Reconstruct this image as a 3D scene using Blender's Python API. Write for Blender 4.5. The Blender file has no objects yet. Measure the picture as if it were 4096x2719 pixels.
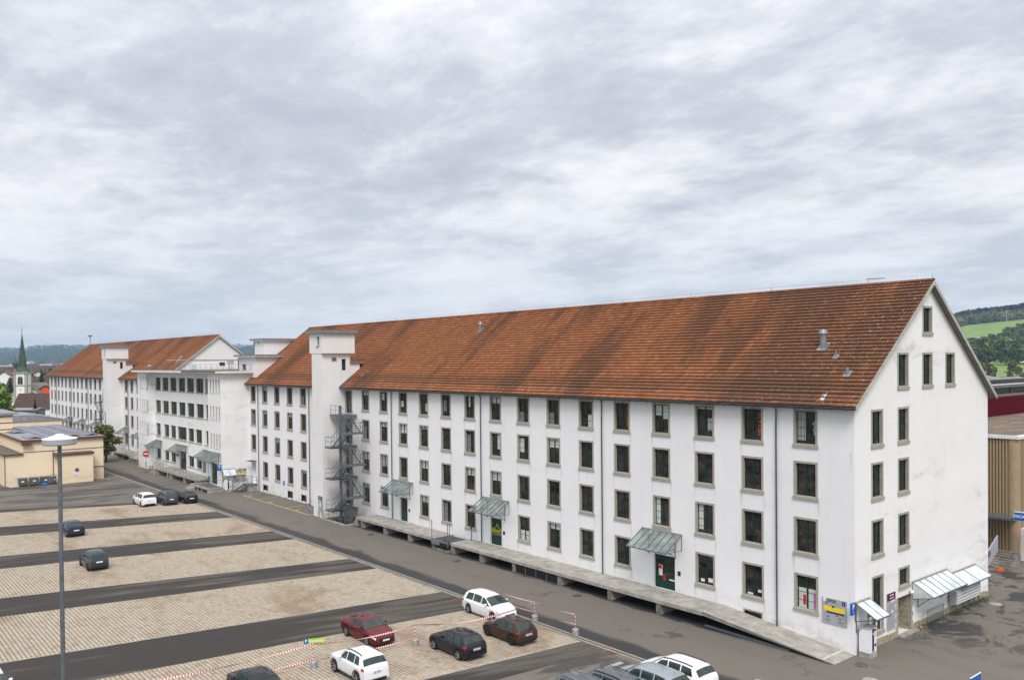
import bpy, math, random
import numpy as np
from mathutils import Vector, Matrix
R=math.radians
random.seed(7); rng=np.random.default_rng(11)
S=bpy.context.scene; C=S.collection
# ---------------------------------------------------------------- camera
CX,CY,CZ=-48.4834,-25.8637,18.1324
yaw,pit,rol=0.695264,-0.0125825,-0.009706
sy,cy_=math.sin(yaw),math.cos(yaw); sp,cp=math.sin(pit),math.cos(pit); sr,cr=math.sin(rol),math.cos(rol)
Rv=Vector((cy_,-sy,0)); Gv=Vector((sy,cy_,0)); Zv=Vector((0,0,1))
F=Gv*cp+Zv*sp; U=Zv*cp-Gv*sp
Xc=Rv*cr+U*sr; Yc=-Rv*sr+U*cr
cd=bpy.data.cameras.new('camera'); cam=bpy.data.objects.new('camera',cd); C.objects.link(cam)
m=Matrix(((Xc.x,Yc.x,-F.x,CX),(Xc.y,Yc.y,-F.y,CY),(Xc.z,Yc.z,-F.z,CZ),(0,0,0,1)))
cam.matrix_world=m
cd.sensor_width=36; cd.lens=29.638; cd.shift_y=0.0296; cd.clip_start=.5; cd.clip_end=20000
S.camera=cam
# ---------------------------------------------------------------- world and sun
SUN_EL,SUN_AZ=R(48),R(216)      # azimuth measured clockwise from +Y
W=bpy.data.worlds.new('World'); S.world=W; W.use_nodes=True
nt=W.node_tree; nt.nodes.clear()
def nn(t,**k):
    n=nt.nodes.new(t)
    for a,b in k.items(): setattr(n,a,b)
    return n
lk=nt.links.new
out=nn('ShaderNodeOutputWorld'); sky=nn('ShaderNodeTexSky'); sky.sky_type='NISHITA'; sky.sun_disc=False
sky.sun_elevation=SUN_EL; sky.sun_rotation=SUN_AZ; sky.air_density=1; sky.dust_density=2
b1=nn('ShaderNodeBackground'); b1.inputs[1].default_value=.06; lk(sky.outputs[0],b1.inputs[0])
tc=nn('ShaderNodeTexCoord'); sep=nn('ShaderNodeSeparateXYZ'); lk(tc.outputs['Generated'],sep.inputs[0])
def mth(op,a,b=None,c=None,clamp=False):
    n=nn('ShaderNodeMath',operation=op,use_clamp=clamp)
    for i,v in enumerate((a,b,c)):
        if v is None: continue
        if isinstance(v,(int,float)): n.inputs[i].default_value=v
        else: lk(v,n.inputs[i])
    return n.outputs[0]
zc=mth('MAXIMUM',sep.outputs[2],0.0); za=mth('ADD',zc,.16)
cx=mth('DIVIDE',sep.outputs[0],za); cyy=mth('DIVIDE',sep.outputs[1],za)
cmb=nn('ShaderNodeCombineXYZ'); lk(cx,cmb.inputs[0]); lk(cyy,cmb.inputs[1])
def mapn(rot,scl,loc=(0,0,0)):
    mp=nn('ShaderNodeMapping'); mp.inputs['Rotation'].default_value=rot; mp.inputs['Scale'].default_value=scl; mp.inputs['Location'].default_value=loc
    lk(cmb.outputs[0],mp.inputs[0]); return mp.outputs[0]
def noise(vec,sc,det,rough,dist=0):
    n=nn('ShaderNodeTexNoise'); n.inputs['Scale'].default_value=sc; n.inputs['Detail'].default_value=det
    n.inputs['Roughness'].default_value=rough; n.inputs['Distortion'].default_value=dist; lk(vec,n.inputs['Vector']); return n.outputs[0]
SKX,SKY_=7.0,2.55
big=noise(mapn((0,0,.9),(1,.72,1),(SKX,SKY_,0)),.85,5,.55,.25)
mid=noise(mapn((0,0,.5),(1,.85,1),(5.1,7.2,0)),2.9,10,.64,.25)
fine=noise(mapn((0,0,.9),(1,.7,1),(1.3,9.2,0)),9.5,10,.66,.15)
v=mth('ADD',mth('MULTIPLY',big,.50),mth('ADD',mth('MULTIPLY',mid,.35),mth('MULTIPLY',fine,.15)))
cr1=nn('ShaderNodeValToRGB'); e=cr1.color_ramp.elements
e[0].position=.385; e[0].color=(.42,.44,.51,1); e[1].position=.61; e[1].color=(.78,.78,.795,1)
for p_,c_ in ((.445,(.48,.50,.56,1)),(.492,(.58,.595,.64,1)),(.545,(.70,.705,.73,1))):
    k=cr1.color_ramp.elements.new(p_); k.color=c_
lk(v,cr1.inputs[0])
# bluish low band near the horizon
hb=nn('ShaderNodeMapRange'); hb.inputs['From Min'].default_value=.0; hb.inputs['From Max'].default_value=.20; hb.inputs['To Min'].default_value=.75; hb.inputs['To Max'].default_value=0; lk(sep.outputs[2],hb.inputs[0])
mx=nn('ShaderNodeMixRGB'); lk(hb.outputs[0],mx.inputs[0]); lk(cr1.outputs[0],mx.inputs[1]); mx.inputs[2].default_value=(.50,.57,.66,1)
b2=nn('ShaderNodeBackground'); lk(mx.outputs[0],b2.inputs[0])
grad=mth('MULTIPLY_ADD',mth('MULTIPLY',zc,zc),.70,.78); lk(grad,b2.inputs[1])  # brighter towards the unseen zenith, added to lift the light on the walls
ms=nn('ShaderNodeMixShader'); ms.inputs[0].default_value=.94; lk(b1.outputs[0],ms.inputs[1]); lk(b2.outputs[0],ms.inputs[2]); lk(ms.outputs[0],out.inputs[0])
sd=bpy.data.lights.new('sun','SUN'); sd.energy=1.45; sd.angle=R(24); sd.color=(1,.955,.9)
sun=bpy.data.objects.new('sun',sd); C.objects.link(sun)
sdir=Vector((math.sin(SUN_AZ)*math.cos(SUN_EL),math.cos(SUN_AZ)*math.cos(SUN_EL),math.sin(SUN_EL)))
sun.rotation_euler=sdir.to_track_quat('Z','Y').to_euler()
S.view_settings.view_transform='Standard'; S.view_settings.look='None'; S.view_settings.gamma=1
S.view_settings.exposure=.74; S.view_settings.use_curve_mapping=False
try:
    S.cycles.max_bounces=6; S.cycles.volume_bounces=0; S.cycles.use_denoising=True
except Exception: pass

# ---------------------------------------------------------------- materials
def newmat(name):
    m=bpy.data.materials.new(name); m.use_nodes=True; t=m.node_tree
    return m,t,t.nodes['Principled BSDF']
class N:
    """small node helper"""
    def __init__(s,t): s.t=t
    def n(s,typ,**k):
        x=s.t.nodes.new(typ)
        for a,b in k.items(): setattr(x,a,b)
        return x
    def l(s,a,b): s.t.links.new(a,b)
    def m(s,op,a,b=None,c=None,clamp=False):
        x=s.n('ShaderNodeMath',operation=op,use_clamp=clamp)
        for i,v in enumerate((a,b,c)):
            if v is None: continue
            if isinstance(v,(int,float)): x.inputs[i].default_value=v
            else: s.l(v,x.inputs[i])
        return x.outputs[0]
    def pos(s,scale=(1,1,1),obj=False,rot=(0,0,0)):
        if obj: o=s.n('ShaderNodeTexCoord').outputs['Object']
        else: o=s.n('ShaderNodeNewGeometry').outputs['Position']
        if rot!=(0,0,0):
            m0=s.n('ShaderNodeMapping'); m0.inputs['Rotation'].default_value=rot; s.l(o,m0.inputs[0]); o=m0.outputs[0]
        mp=s.n('ShaderNodeMapping'); mp.inputs['Scale'].default_value=scale; s.l(o,mp.inputs[0]); return mp.outputs[0]
    def noise(s,vec,sc,det=4,rough=.55,dist=0):
        x=s.n('ShaderNodeTexNoise'); x.inputs['Scale'].default_value=sc; x.inputs['Detail'].default_value=det; x.inputs['Roughness'].default_value=rough; x.inputs['Distortion'].default_value=dist
        s.l(vec,x.inputs['Vector']); return x.outputs[0]
    def ramp(s,v,stops,interp='LINEAR'):
        x=s.n('ShaderNodeValToRGB'); cr=x.color_ramp; cr.interpolation=interp
        while len(cr.elements)<len(stops): cr.elements.new(.5)
        for e,(p,c) in zip(cr.elements,stops):
            e.position=p; e.color=(c if len(c)==4 else (*c,1)) if not isinstance(c,(int,float)) else (c,c,c,1)
        s.l(v,x.inputs[0]); return x.outputs[0]
    def mix(s,f,a,b,mode='MIX'):
        x=s.n('ShaderNodeMixRGB',blend_type=mode)
        for i,v in enumerate((f,a,b)):
            if isinstance(v,(int,float)): x.inputs[i].default_value=v
            elif isinstance(v,tuple): x.inputs[i].default_value=(*v,1) if len(v)==3 else v
            else: s.l(v,x.inputs[i])
        return x.outputs[0]
    def smooth(s,v,a,b,to0=0.,to1=1.):
        x=s.n('ShaderNodeMapRange',interpolation_type='SMOOTHSTEP'); x.inputs['From Min'].default_value=a; x.inputs['From Max'].default_value=b
        x.inputs['To Min'].default_value=to0; x.inputs['To Max'].default_value=to1; s.l(v,x.inputs[0]); return x.outputs[0]
    def bump(s,h,strength,dist,bs):
        x=s.n('ShaderNodeBump'); x.inputs['Strength'].default_value=strength; x.inputs['Distance'].default_value=dist; s.l(h,x.inputs['Height']); s.l(x.outputs[0],bs.inputs['Normal'])
def plain(name,col,rough=.7,metal=0,var=.12,sc=3.,spec=.3,bump=0,coat=0,obj=True):
    m,t,b=newmat(name); q=N(t)
    n=q.noise(q.pos(obj=obj),sc,5,.6)
    lo=tuple(c*(1-var) for c in col); hi=tuple(min(1,c*(1+var)) for c in col)
    q.l(q.ramp(n,[(.3,lo),(.7,hi)]),b.inputs['Base Color'])
    b.inputs['Roughness'].default_value=rough; b.inputs['Metallic'].default_value=metal; b.inputs['Specular IOR Level'].default_value=spec
    if coat: b.inputs['Coat Weight'].default_value=coat; b.inputs['Coat Roughness'].default_value=.06
    if bump: q.bump(n,bump,.02,b)
    return m
def plaster(name,col,dirt=.0,streak=.0,stains=False):
    m,t,b=newmat(name); q=N(t)
    a=q.noise(q.pos((.16,.16,.28)),1.,5,.6); base=q.ramp(a,[(.3,tuple(c*.95 for c in col)),(.7,tuple(min(c*1.02,.9) for c in col))])
    if dirt:
        d=q.noise(q.pos((.20,.20,.55)),1.25,10,.70,.8); d2=q.noise(q.pos((.09,.09,.12)),1.,3,.5)
        msk=q.m('MULTIPLY',q.smooth(d,.50,.74),q.smooth(d2,.40,.60))
        base=q.mix(q.m('MULTIPLY',msk,dirt),base,(.30,.285,.28))
    s=q.noise(q.pos((1.6,1.6,.10)),1.3,6,.65)
    base=q.mix(q.smooth(s,.52,.8,0,.16+streak),base,(.42,.40,.38))
    # splash-back dirt low on the wall
    g=q.n('ShaderNodeSeparateXYZ'); q.l(q.n('ShaderNodeNewGeometry').outputs['Position'],g.inputs[0])
    low=q.smooth(g.outputs[2],.2,2.4,1,0); ln=q.noise(q.pos((.5,.5,1.2)),1.4,6,.7)
    base=q.mix(q.m('MULTIPLY',q.m('MULTIPLY',low,q.smooth(ln,.42,.66)),.45),base,(.44,.37,.27))
    if stains:
        Y,Zz=g.outputs[1],g.outputs[2]; mu=None
        for e0 in (4.15,2.37):
            d=q.m('ABSOLUTE',q.m('MULTIPLY',q.m('SUBTRACT',q.m('FRACT',q.m('ADD',q.m('DIVIDE',q.m('SUBTRACT',Y,e0),3.93),.5)),.5),3.93)); k=q.smooth(d,.02,.16,1,0); mu=k if mu is None else q.m('MAXIMUM',mu,k)
        mz=None
        for zb in (12.37,9.06,5.48,1.88):
            t_=q.m('SUBTRACT',zb,Zz); k=q.m('MULTIPLY',q.m('GREATER_THAN',t_,0),q.smooth(t_,.1,1.5,1,0)); mz=k if mz is None else q.m('MAXIMUM',mz,k)
        br=q.smooth(q.noise(q.pos((1,.9,.25)),1.,5,.7),.42,.62,.1,1); stn=q.m('MULTIPLY',q.m('MULTIPLY',mu,mz),q.m('MULTIPLY',br,q.m('LESS_THAN',Y,63)))
        base=q.mix(q.m('MULTIPLY',stn,.42),base,(.33,.31,.27))
        pt=q.noise(q.pos((.3,.3,.5)),1.,3,.5); base=q.mix(q.smooth(pt,.60,.615,0,.10),base,(.62,.63,.66))
    q.l(base,b.inputs['Base Color']); b.inputs['Roughness'].default_value=.9; b.inputs['Specular IOR Level'].default_value=.15
    q.bump(q.noise(q.pos((1,1,1)),22,6,.7),.35,.012,b)
    return m
M={}
M['wall']=plaster('white_render',(.80,.80,.81),stains=True)
M['wallg']=plaster('white_render_weathered',(.82,.815,.81),.50,.05)
M['walltower']=plaster('white_render_tower',(.76,.75,.74),.3,.12)
M['beige']=plaster('beige_render',(.84,.70,.50))
M['stone']=plain('grey_sandstone',(.36,.335,.285),.85,0,.22,9,.2,.4)
M['plinth']=plain('plinth_stone',(.33,.30,.22),.9,0,.35,4,.2,.5)
M['green']=plain('green_paint',(.006,.036,.026),.45,0,.2,4)
M['greend']=plain('dark_green_door',(.005,.040,.028),.4,0,.3,3)
M['greyteal']=plain('grey_green_paint',(.10,.17,.17),.5)
M['metal']=plain('zinc_sheet',(.27,.29,.31),.45,.6,.2,3)
M['steel']=plain('galvanised_steel',(.17,.19,.205),.5,.55,.2,5)
M['steeld']=plain('dark_galvanised_steel',(.12,.14,.155),.55,.4,.25,5)
M['gutter']=plain('gutter_zinc',(.12,.13,.14),.4,.6,.3,2)
M['concrete']=plain('concrete',(.34,.32,.285),.9,0,.3,1.3,.2,.5)
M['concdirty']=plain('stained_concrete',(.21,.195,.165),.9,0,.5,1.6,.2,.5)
M['white']=plain('white_paint',(.78,.78,.79),.45,0,.04)
M['whiteslab']=plain('white_roof_edge',(.72,.71,.69),.6,0,.12,1.5)
M['offwhite']=plain('offwhite_blind',(.52,.56,.53),.8,0,.12,2)
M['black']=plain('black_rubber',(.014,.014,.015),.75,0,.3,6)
M['blackgloss']=plain('black_plastic',(.015,.015,.017),.35,0,.2,6)
M['grey']=plain('light_grey_panel',(.36,.37,.40),.5,0,.06)
M['midgrey']=plain('mid_grey',(.20,.20,.21),.7,0,.15)
M['blue']=plain('sign_blue',(.01,.12,.45),.4,0,.05)
M['navy']=plain('navy_panel',(.015,.03,.12),.4,0,.05)
M['yellow']=plain('sign_yellow',(.80,.62,.02),.5,0,.05)
M['lime']=plain('lime_green',(.42,.60,.03),.5,0,.05)
M['red']=plain('signal_red',(.55,.02,.02),.5,0,.1)
M['orange']=plain('orange_print',(.75,.10,.01),.5,0,.1)
M['redwall']=plain('dark_red_wall',(.085,.004,.010),.8,0,.15,3,.05)
M['maroonp']=plain('maroon_panel',(.09,.008,.03),.5,0,.1)
M['roadyellow']=plain('yellow_road_paint',(.62,.45,.10),.7,0,.25,5)
M['roadwhite']=plain('white_road_paint',(.50,.49,.46),.7,0,.3,5)
M['brownmetal']=plain('brown_copper_edge',(.15,.06,.035),.55,.2,.3,2)
M['darkwood']=plain('soffit_wood',(.17,.165,.145),.85,0,.2,3)
M['barge']=plain('barge_board',(.42,.40,.35),.8,0,.2,3)
M['gravel']=plain('gravel_roof',(.13,.115,.10),.95,0,.4,8,.2,.6,obj=False)
M['roofgrey']=plain('grey_flat_roof',(.26,.27,.29),.85,0,.2,1.2,.2,0,0,False)
M['solar']=plain('solar_panel_glass',(.09,.09,.14),.22,.1,.2,6,.5)
M['silver']=plain('silver_rim',(.55,.56,.57),.3,.8,.1,8)
M['rimdark']=plain('dark_rim',(.08,.08,.085),.35,.6,.2,8)
M['lampred']=plain('tail_lamp_red',(.42,.01,.012),.15,0,.15,8,.5)
M['lampwhite']=plain('head_lamp',(.55,.57,.6),.12,.2,.2,8,.6)
M['chrome']=plain('chrome',(.6,.6,.62),.15,.9,.05)
M['tapew']=plain('tape_white',(.75,.72,.70),.5,0,.05)
M['wrap']=plain('grey_plastic_wrap',(.34,.35,.37),.3,.2,.45,9,.5,.8)
M['pink']=plain('pink_frame',(.50,.18,.42),.4,0,.1)
M['flag']=plain('verge_lichen',(.40,.34,.27),.9,0,.4,7)
def mossm():
    m,t,b=newmat('mossy_gravel'); q=N(t); n=q.noise(q.pos((.25,.6,1)),1.,7,.68,.4); f=q.noise(q.pos((1,1,1)),9,5,.8)
    c=q.ramp(f,[(.3,(.07,.062,.055)),(.7,(.16,.145,.13))]); c=q.mix(q.smooth(n,.50,.60,0,.75),c,(.30,.15,.025)); q.l(c,b.inputs['Base Color']); b.inputs['Roughness'].default_value=.95; return m
M['moss']=mossm()
# glass of the windows: dark room and mottled reflections painted into a glossy pane
def glassmat(name,col,rough=.06,var=.6,sc=.7,spec=.5):
    m,t,b=newmat(name); q=N(t)
    n=q.noise(q.pos((1,1,1.6)),sc,4,.6,.4)
    q.l(q.ramp(n,[(.35,tuple(c*(1-var) for c in col)),(.65,tuple(c*(1+var) for c in col))]),b.inputs['Base Color'])
    b.inputs['Roughness'].default_value=rough; b.inputs['Specular IOR Level'].default_value=spec
    return m
M['pane']=glassmat('window_pane',(.030,.027,.023),.05,.8,1.1)
M['pane2']=glassmat('window_pane_hall',(.018,.022,.02),.08,.8,.5)
M['carglass']=glassmat('car_glass',(.022,.036,.034),.02,.5,2.,.55)
def thinglass(name,tint,alpha,lo,hi):
    m,t,b=newmat(name); q=N(t)
    o=t.nodes['Material Output']; tr=q.n('ShaderNodeBsdfTransparent'); tr.inputs[0].default_value=(*tint,1)
    n=q.noise(q.pos((1,1,1)),1.1,5,.6); q.l(q.ramp(n,[(.35,lo),(.65,hi)]),b.inputs['Base Color'])
    b.inputs['Roughness'].default_value=.12
    mx=q.n('ShaderNodeMixShader'); q.l(q.smooth(n,.3,.75,alpha*.8,alpha*1.15),mx.inputs[0]); q.l(tr.outputs[0],mx.inputs[1]); q.l(b.outputs[0],mx.inputs[2]); q.l(mx.outputs[0],o.inputs[0])
    return m
M['canopyglass']=thinglass('canopy_wired_glass',(.82,.87,.85),.34,(.22,.25,.24),(.52,.57,.55))
M['canopymilk']=thinglass('canopy_milky_glass',(.9,.96,.96),.80,(.66,.74,.75),(.82,.86,.87))
def asphalt(name,base,dark,light,wet_shade=False):
    m,t,b=newmat(name); q=N(t)
    big=q.noise(q.pos((.06,.06,.06)),1.,5,.6); col=q.ramp(big,[(.3,tuple(c*.82 for c in base)),(.7,tuple(c*1.14 for c in base))]); tyre=q.noise(q.pos((.55,.045,1)),1.,6,.6); col=q.mix(q.smooth(tyre,.50,.66,0,.30),col,tuple(c*.62 for c in base)); gr=q.noise(q.pos((1,1,1)),1.3,8,.8); col=q.mix(q.smooth(gr,.56,.70,0,.28),col,tuple(c*.6 for c in base))
    fine=q.noise(q.pos((1,1,1)),18,6,.8); col=q.mix(.42,col,q.ramp(fine,[(.3,dark),(.7,light)]))
    if wet_shade:
        g=q.n('ShaderNodeSeparateXYZ'); q.l(q.n('ShaderNodeNewGeometry').outputs['Position'],g.inputs[0])
        X,Y=g.outputs[0],g.outputs[1]
        nz=q.noise(q.pos((.35,.14,1)),1.,7,.62,.3); n2=q.noise(q.pos((.30,.34,1)),1.,10,.70,.9)
        # damp band following the drain channel
        d=q.m('ADD',X,q.m('MULTIPLY',nz,-3.2)); band=q.m('MULTIPLY',q.smooth(X,-10.25,-10.1),q.smooth(d,-10.6,-9.9,1,0))
        # damp patches by the gable and in the yard
        gx=q.m('MULTIPLY',q.smooth(X,3,9),q.smooth(Y,-14,-2,.25,1)); pat=q.m('MULTIPLY',gx,q.smooth(n2,.515,.565))
        far=q.m('MULTIPLY',q.smooth(Y,93,100),q.smooth(q.noise(q.pos((.10,.45,1)),1.,7,.65,.5),.57,.64))
        row=q.m('MULTIPLY',q.smooth(X,-11.5,-10.6,1,0),q.smooth(q.noise(q.pos((.12,.42,1),rot=(0,0,.17)),1.,7,.62,.3),.47,.56))
        under=q.m('MULTIPLY',q.smooth(q.m('ADD',X,q.m('MULTIPLY',n2,1.3)),-2.15,-1.75),q.m('MULTIPLY',q.smooth(Y,3,7),q.smooth(Y,57.2,57.4,1,0))); band=q.m('MAXIMUM',band,under)  # shade below the dock painted dark into the asphalt colour, damp edge included
        wet_shade_m=q.m('MAXIMUM',q.m('MAXIMUM',band,q.m('MULTIPLY',pat,.9)),q.m('MAXIMUM',q.m('MULTIPLY',far,.7),q.m('MULTIPLY',row,.8)))
        col=q.mix(wet_shade_m,col,(.038,.036,.036))
        # tar seams and crack repairs
        vo=q.n('ShaderNodeTexVoronoi',feature='DISTANCE_TO_EDGE'); vo.inputs['Scale'].default_value=.13; ad=q.n('ShaderNodeVectorMath',operation='MULTIPLY_ADD'); nt_=q.n('ShaderNodeTexNoise'); nt_.inputs['Scale'].default_value=.6; nt_.inputs['Detail'].default_value=8; nt_.inputs['Roughness'].default_value=.7; q.l(q.pos((1,1,1)),nt_.inputs['Vector']); q.l(nt_.outputs['Color'],ad.inputs[0]); ad.inputs[1].default_value=(5,5,0); q.l(q.pos((1,1,1)),ad.inputs[2]); q.l(ad.outputs[0],vo.inputs['Vector'])
        seam=q.m('MULTIPLY',q.smooth(vo.outputs['Distance'],.003,.010,1,0),q.smooth(q.noise(q.pos((.25,.25,1)),1.,4),.48,.60))
        col=q.mix(q.m('MULTIPLY',seam,.6),col,(.03,.03,.03))
        rr=q.smooth(wet_shade_m,0,1,.88,.55); q.l(rr,b.inputs['Roughness'])
    else: b.inputs['Roughness'].default_value=.85
    q.l(col,b.inputs['Base Color']); b.inputs['Specular IOR Level'].default_value=.3
    q.bump(fine,.3,.01,b)
    return m
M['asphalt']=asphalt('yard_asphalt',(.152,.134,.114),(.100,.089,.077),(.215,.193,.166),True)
def lane():
    m,t,b=newmat('dark_lane_asphalt'); q=N(t)
    a=q.noise(q.pos((.07,.6,1),rot=(0,0,.2)),1.,7,.62,.3); fine=q.noise(q.pos((1,1,1)),16,6,.8)
    g=q.n('ShaderNodeSeparateXYZ'); q.l(q.n('ShaderNodeNewGeometry').outputs['Position'],g.inputs[0])
    edge=q.smooth(g.outputs[0],-30,-13,0,.12)
    col=q.ramp(q.m('ADD',a,edge),[(.54,(.040,.035,.032)),(.585,(.075,.067,.056)),(.64,(.125,.112,.094)),(.71,(.075,.067,.058))])
    col=q.mix(.25,col,q.ramp(fine,[(.3,(.025,.022,.02)),(.7,(.10,.092,.08))]))
    q.l(col,b.inputs['Base Color']); b.inputs['Specular IOR Level'].default_value=.2; b.inputs['Roughness'].default_value=.85; q.bump(fine,.3,.01,b); return m
M['lane']=lane()
def joint():
    m,t,b=newmat('mossy_joints'); q=N(t); n=q.noise(q.pos((1,1,1)),1.5,5,.7)
    q.l(q.ramp(n,[(.35,(.045,.035,.018)),(.55,(.10,.055,.025)),(.7,(.05,.055,.015))]),b.inputs['Base Color']); b.inputs['Roughness'].default_value=.95; return m
M['joint']=joint()
def paver():
    m,t,b=newmat('sandy_paver'); q=N(t)
    at=q.n('ShaderNodeAttribute',attribute_name='rnd'); oi=q.n('ShaderNodeObjectInfo')
    r=q.m('FRACT',q.m('ADD',at.outputs['Fac'],oi.outputs['Random']))
    col=q.ramp(r,[(0,(.40,.34,.262)),(.3,(.44,.38,.298)),(.6,(.475,.415,.33)),(.86,(.42,.355,.272)),(.95,(.39,.30,.222)),(1,(.36,.25,.185))])
    big=q.noise(q.pos((.22,.10,1)),1.,7,.62,.5); col=q.mix(q.smooth(big,.50,.68,0,.62),col,(.25,.165,.095))
    b2_=q.noise(q.pos((.5,.5,1)),1.,6,.6); col=q.mix(q.smooth(b2_,.56,.7,0,.35),col,(.24,.19,.10))
    q.l(col,b.inputs['Base Color']); b.inputs['Roughness'].default_value=.88; b.inputs['Specular IOR Level'].default_value=.2; return m
M['paver']=paver()
def tile():
    m,t,b=newmat('clay_roof_tile'); q=N(t)
    at=q.n('ShaderNodeAttribute',attribute_name='rnd'); oi=q.n('ShaderNodeObjectInfo')
    r=q.m('FRACT',q.m('ADD',at.outputs['Fac'],oi.outputs['Random']))
    col=q.ramp(r,[(0,(.27,.098,.042)),(.25,(.30,.113,.048)),(.5,(.345,.135,.057)),(.75,(.285,.103,.044)),(.95,(.40,.18,.085)),(1,(.21,.082,.038))])
    # run-off streaks down the slope
    st=q.noise(q.pos((.05,.20,.05),rot=(0,0,-.10)),1.,6,.6,.3); st2=q.noise(q.pos((.10,.8,.10)),1.,6,.65)
    k=q.m('ADD',q.m('MULTIPLY',st,.72),q.m('MULTIPLY',st2,.28))
    g=q.n('ShaderNodeSeparateXYZ'); q.l(q.n('ShaderNodeNewGeometry').outputs['Position'],g.inputs[0])
    near=q.m('ADD',q.smooth(g.outputs[1],26,2,0,.085),q.smooth(g.outputs[2],20,23.5,0,.02)); k=q.m('ADD',k,near)
    col=q.mix(q.smooth(k,.465,.62,0,.66),col,(.080,.050,.034))
    col=q.mix(q.smooth(q.noise(q.pos((.4,.9,.4)),1.,5,.6),.55,.72,0,.45),col,(.12,.055,.03))
    # grey lichen, more towards the near gable and low by the snow rail
    li=q.noise(q.pos((2.2,2.6,2.2)),1.6,6,.75); lw=q.m('ADD',li,q.smooth(g.outputs[1],26,-1,0,.07))
    col=q.mix(q.smooth(lw,.635,.70,0,.65),col,(.42,.35,.28))
    low=q.m('MULTIPLY',q.smooth(g.outputs[2],15.9,16.25),q.smooth(g.outputs[2],16.3,16.9,1,0)); col=q.mix(q.m('MULTIPLY',low,.5),col,(.10,.06,.035))
    q.l(col,b.inputs['Base Color']); b.inputs['Roughness'].default_value=.85; b.inputs['Specular IOR Level'].default_value=.25
    return m
M['tile']=tile()
M['tilebed']=plain('dark_batten_space',(.03,.022,.018),.95,0,.3)
def leafmat(name,cols):
    m,t,b=newmat(name); q=N(t)
    at=q.n('ShaderNodeAttribute',attribute_name='rnd'); 
    n=q.noise(q.pos((1,1,1)),.35,4,.6); f=q.m('ADD',q.m('MULTIPLY',at.outputs['Fac'],.55),q.m('MULTIPLY',n,.45))
    q.l(q.ramp(f,[(.2,cols[0]),(.5,cols[1]),(.8,cols[2])]),b.inputs['Base Color']); b.inputs['Roughness'].default_value=.6
    b.inputs['Specular IOR Level'].default_value=.2
    return m
M['leaf']=leafmat('leaves_fresh',((.05,.10,.010),(.12,.21,.016),(.22,.31,.035)))
M['leafo']=leafmat('leaves_olive',((.04,.058,.010),(.095,.115,.018),(.18,.175,.04)))
M['leafd']=leafmat('leaves_dark',((.025,.055,.016),(.055,.10,.027),(.11,.16,.05)))
M['leafc']=leafmat('needles',((.010,.020,.014),(.018,.032,.020),(.035,.05,.028)))
M['bark']=plain('bark',(.10,.075,.05),.9,0,.3)
M['meadow']=plain('meadow',(.13,.18,.035),.9,0,.35,.012,.1,0,0,False)
def ground():
    m,t,b=newmat('countryside'); q=N(t)
    n=q.noise(q.pos((.004,.004,1)),1.,7,.65,.3)
    q.l(q.ramp(n,[(.3,(.045,.07,.03)),(.45,(.08,.11,.04)),(.55,(.12,.15,.06)),(.7,(.06,.085,.04))]),b.inputs['Base Color']); b.inputs['Roughness'].default_value=.95; return m
M['ground']=ground()
M['farwood']=plain('wooded_slope',(.035,.055,.03),.95,0,.5,.01,.1,0,0,False)
def vines():
    m,t,b=newmat('terraced_meadow'); q=N(t); n=q.noise(q.pos((.02,.02,.02)),1.,5,.6)
    w=q.n('ShaderNodeTexWave'); w.inputs['Scale'].default_value=.09; w.inputs['Distortion'].default_value=2.; q.l(q.pos((1,1,1),rot=(0,0,.5)),w.inputs['Vector'])
    c=q.ramp(n,[(.35,(.10,.20,.03)),(.55,(.17,.26,.035)),(.7,(.30,.30,.06))]); c=q.mix(q.m('MULTIPLY',w.outputs['Fac'],.25),c,(.08,.13,.03))
    q.l(c,b.inputs['Base Color']); b.inputs['Roughness'].default_value=.95; return m
M['vines']=vines()
def corrug():
    m=plain('beige_cladding',(.36,.27,.16),.6,.1,.12,2,.3); return m
M['clad']=corrug()
def solidcar(name,c,rough=.3,metal=.3):
    m=plain(name,c,.55,metal*.4,.06,1.2,.05,0,.75); m.node_tree.nodes['Principled BSDF'].inputs['Coat Roughness'].default_value=.025; return m
M['c_white']=solidcar('white_car_paint',(.74,.75,.76),.3,0); M['c_black']=solidcar('black_car_paint',(.012,.012,.015),.25,.2)
M['c_navy']=solidcar('navy_car_paint',(.012,.016,.045),.3,.4); M['c_green']=solidcar('dark_green_grey_car_paint',(.03,.045,.05),.35,.4)
M['c_grey']=solidcar('dark_grey_car_paint',(.05,.055,.065),.3,.5); M['c_red']=solidcar('maroon_car_paint',(.11,.007,.012),.3,.4)
M['c_brown']=solidcar('brown_car_paint',(.05,.026,.018),.3,.4); M['c_silver']=solidcar('grey_silver_car_paint',(.30,.33,.36),.3,.5)
M['c_dgrey']=solidcar('mid_grey_car_paint',(.12,.13,.14),.3,.5)
M['c_sblue']=solidcar('grey_blue_car_paint',(.22,.27,.29),.3,.6)

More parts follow.
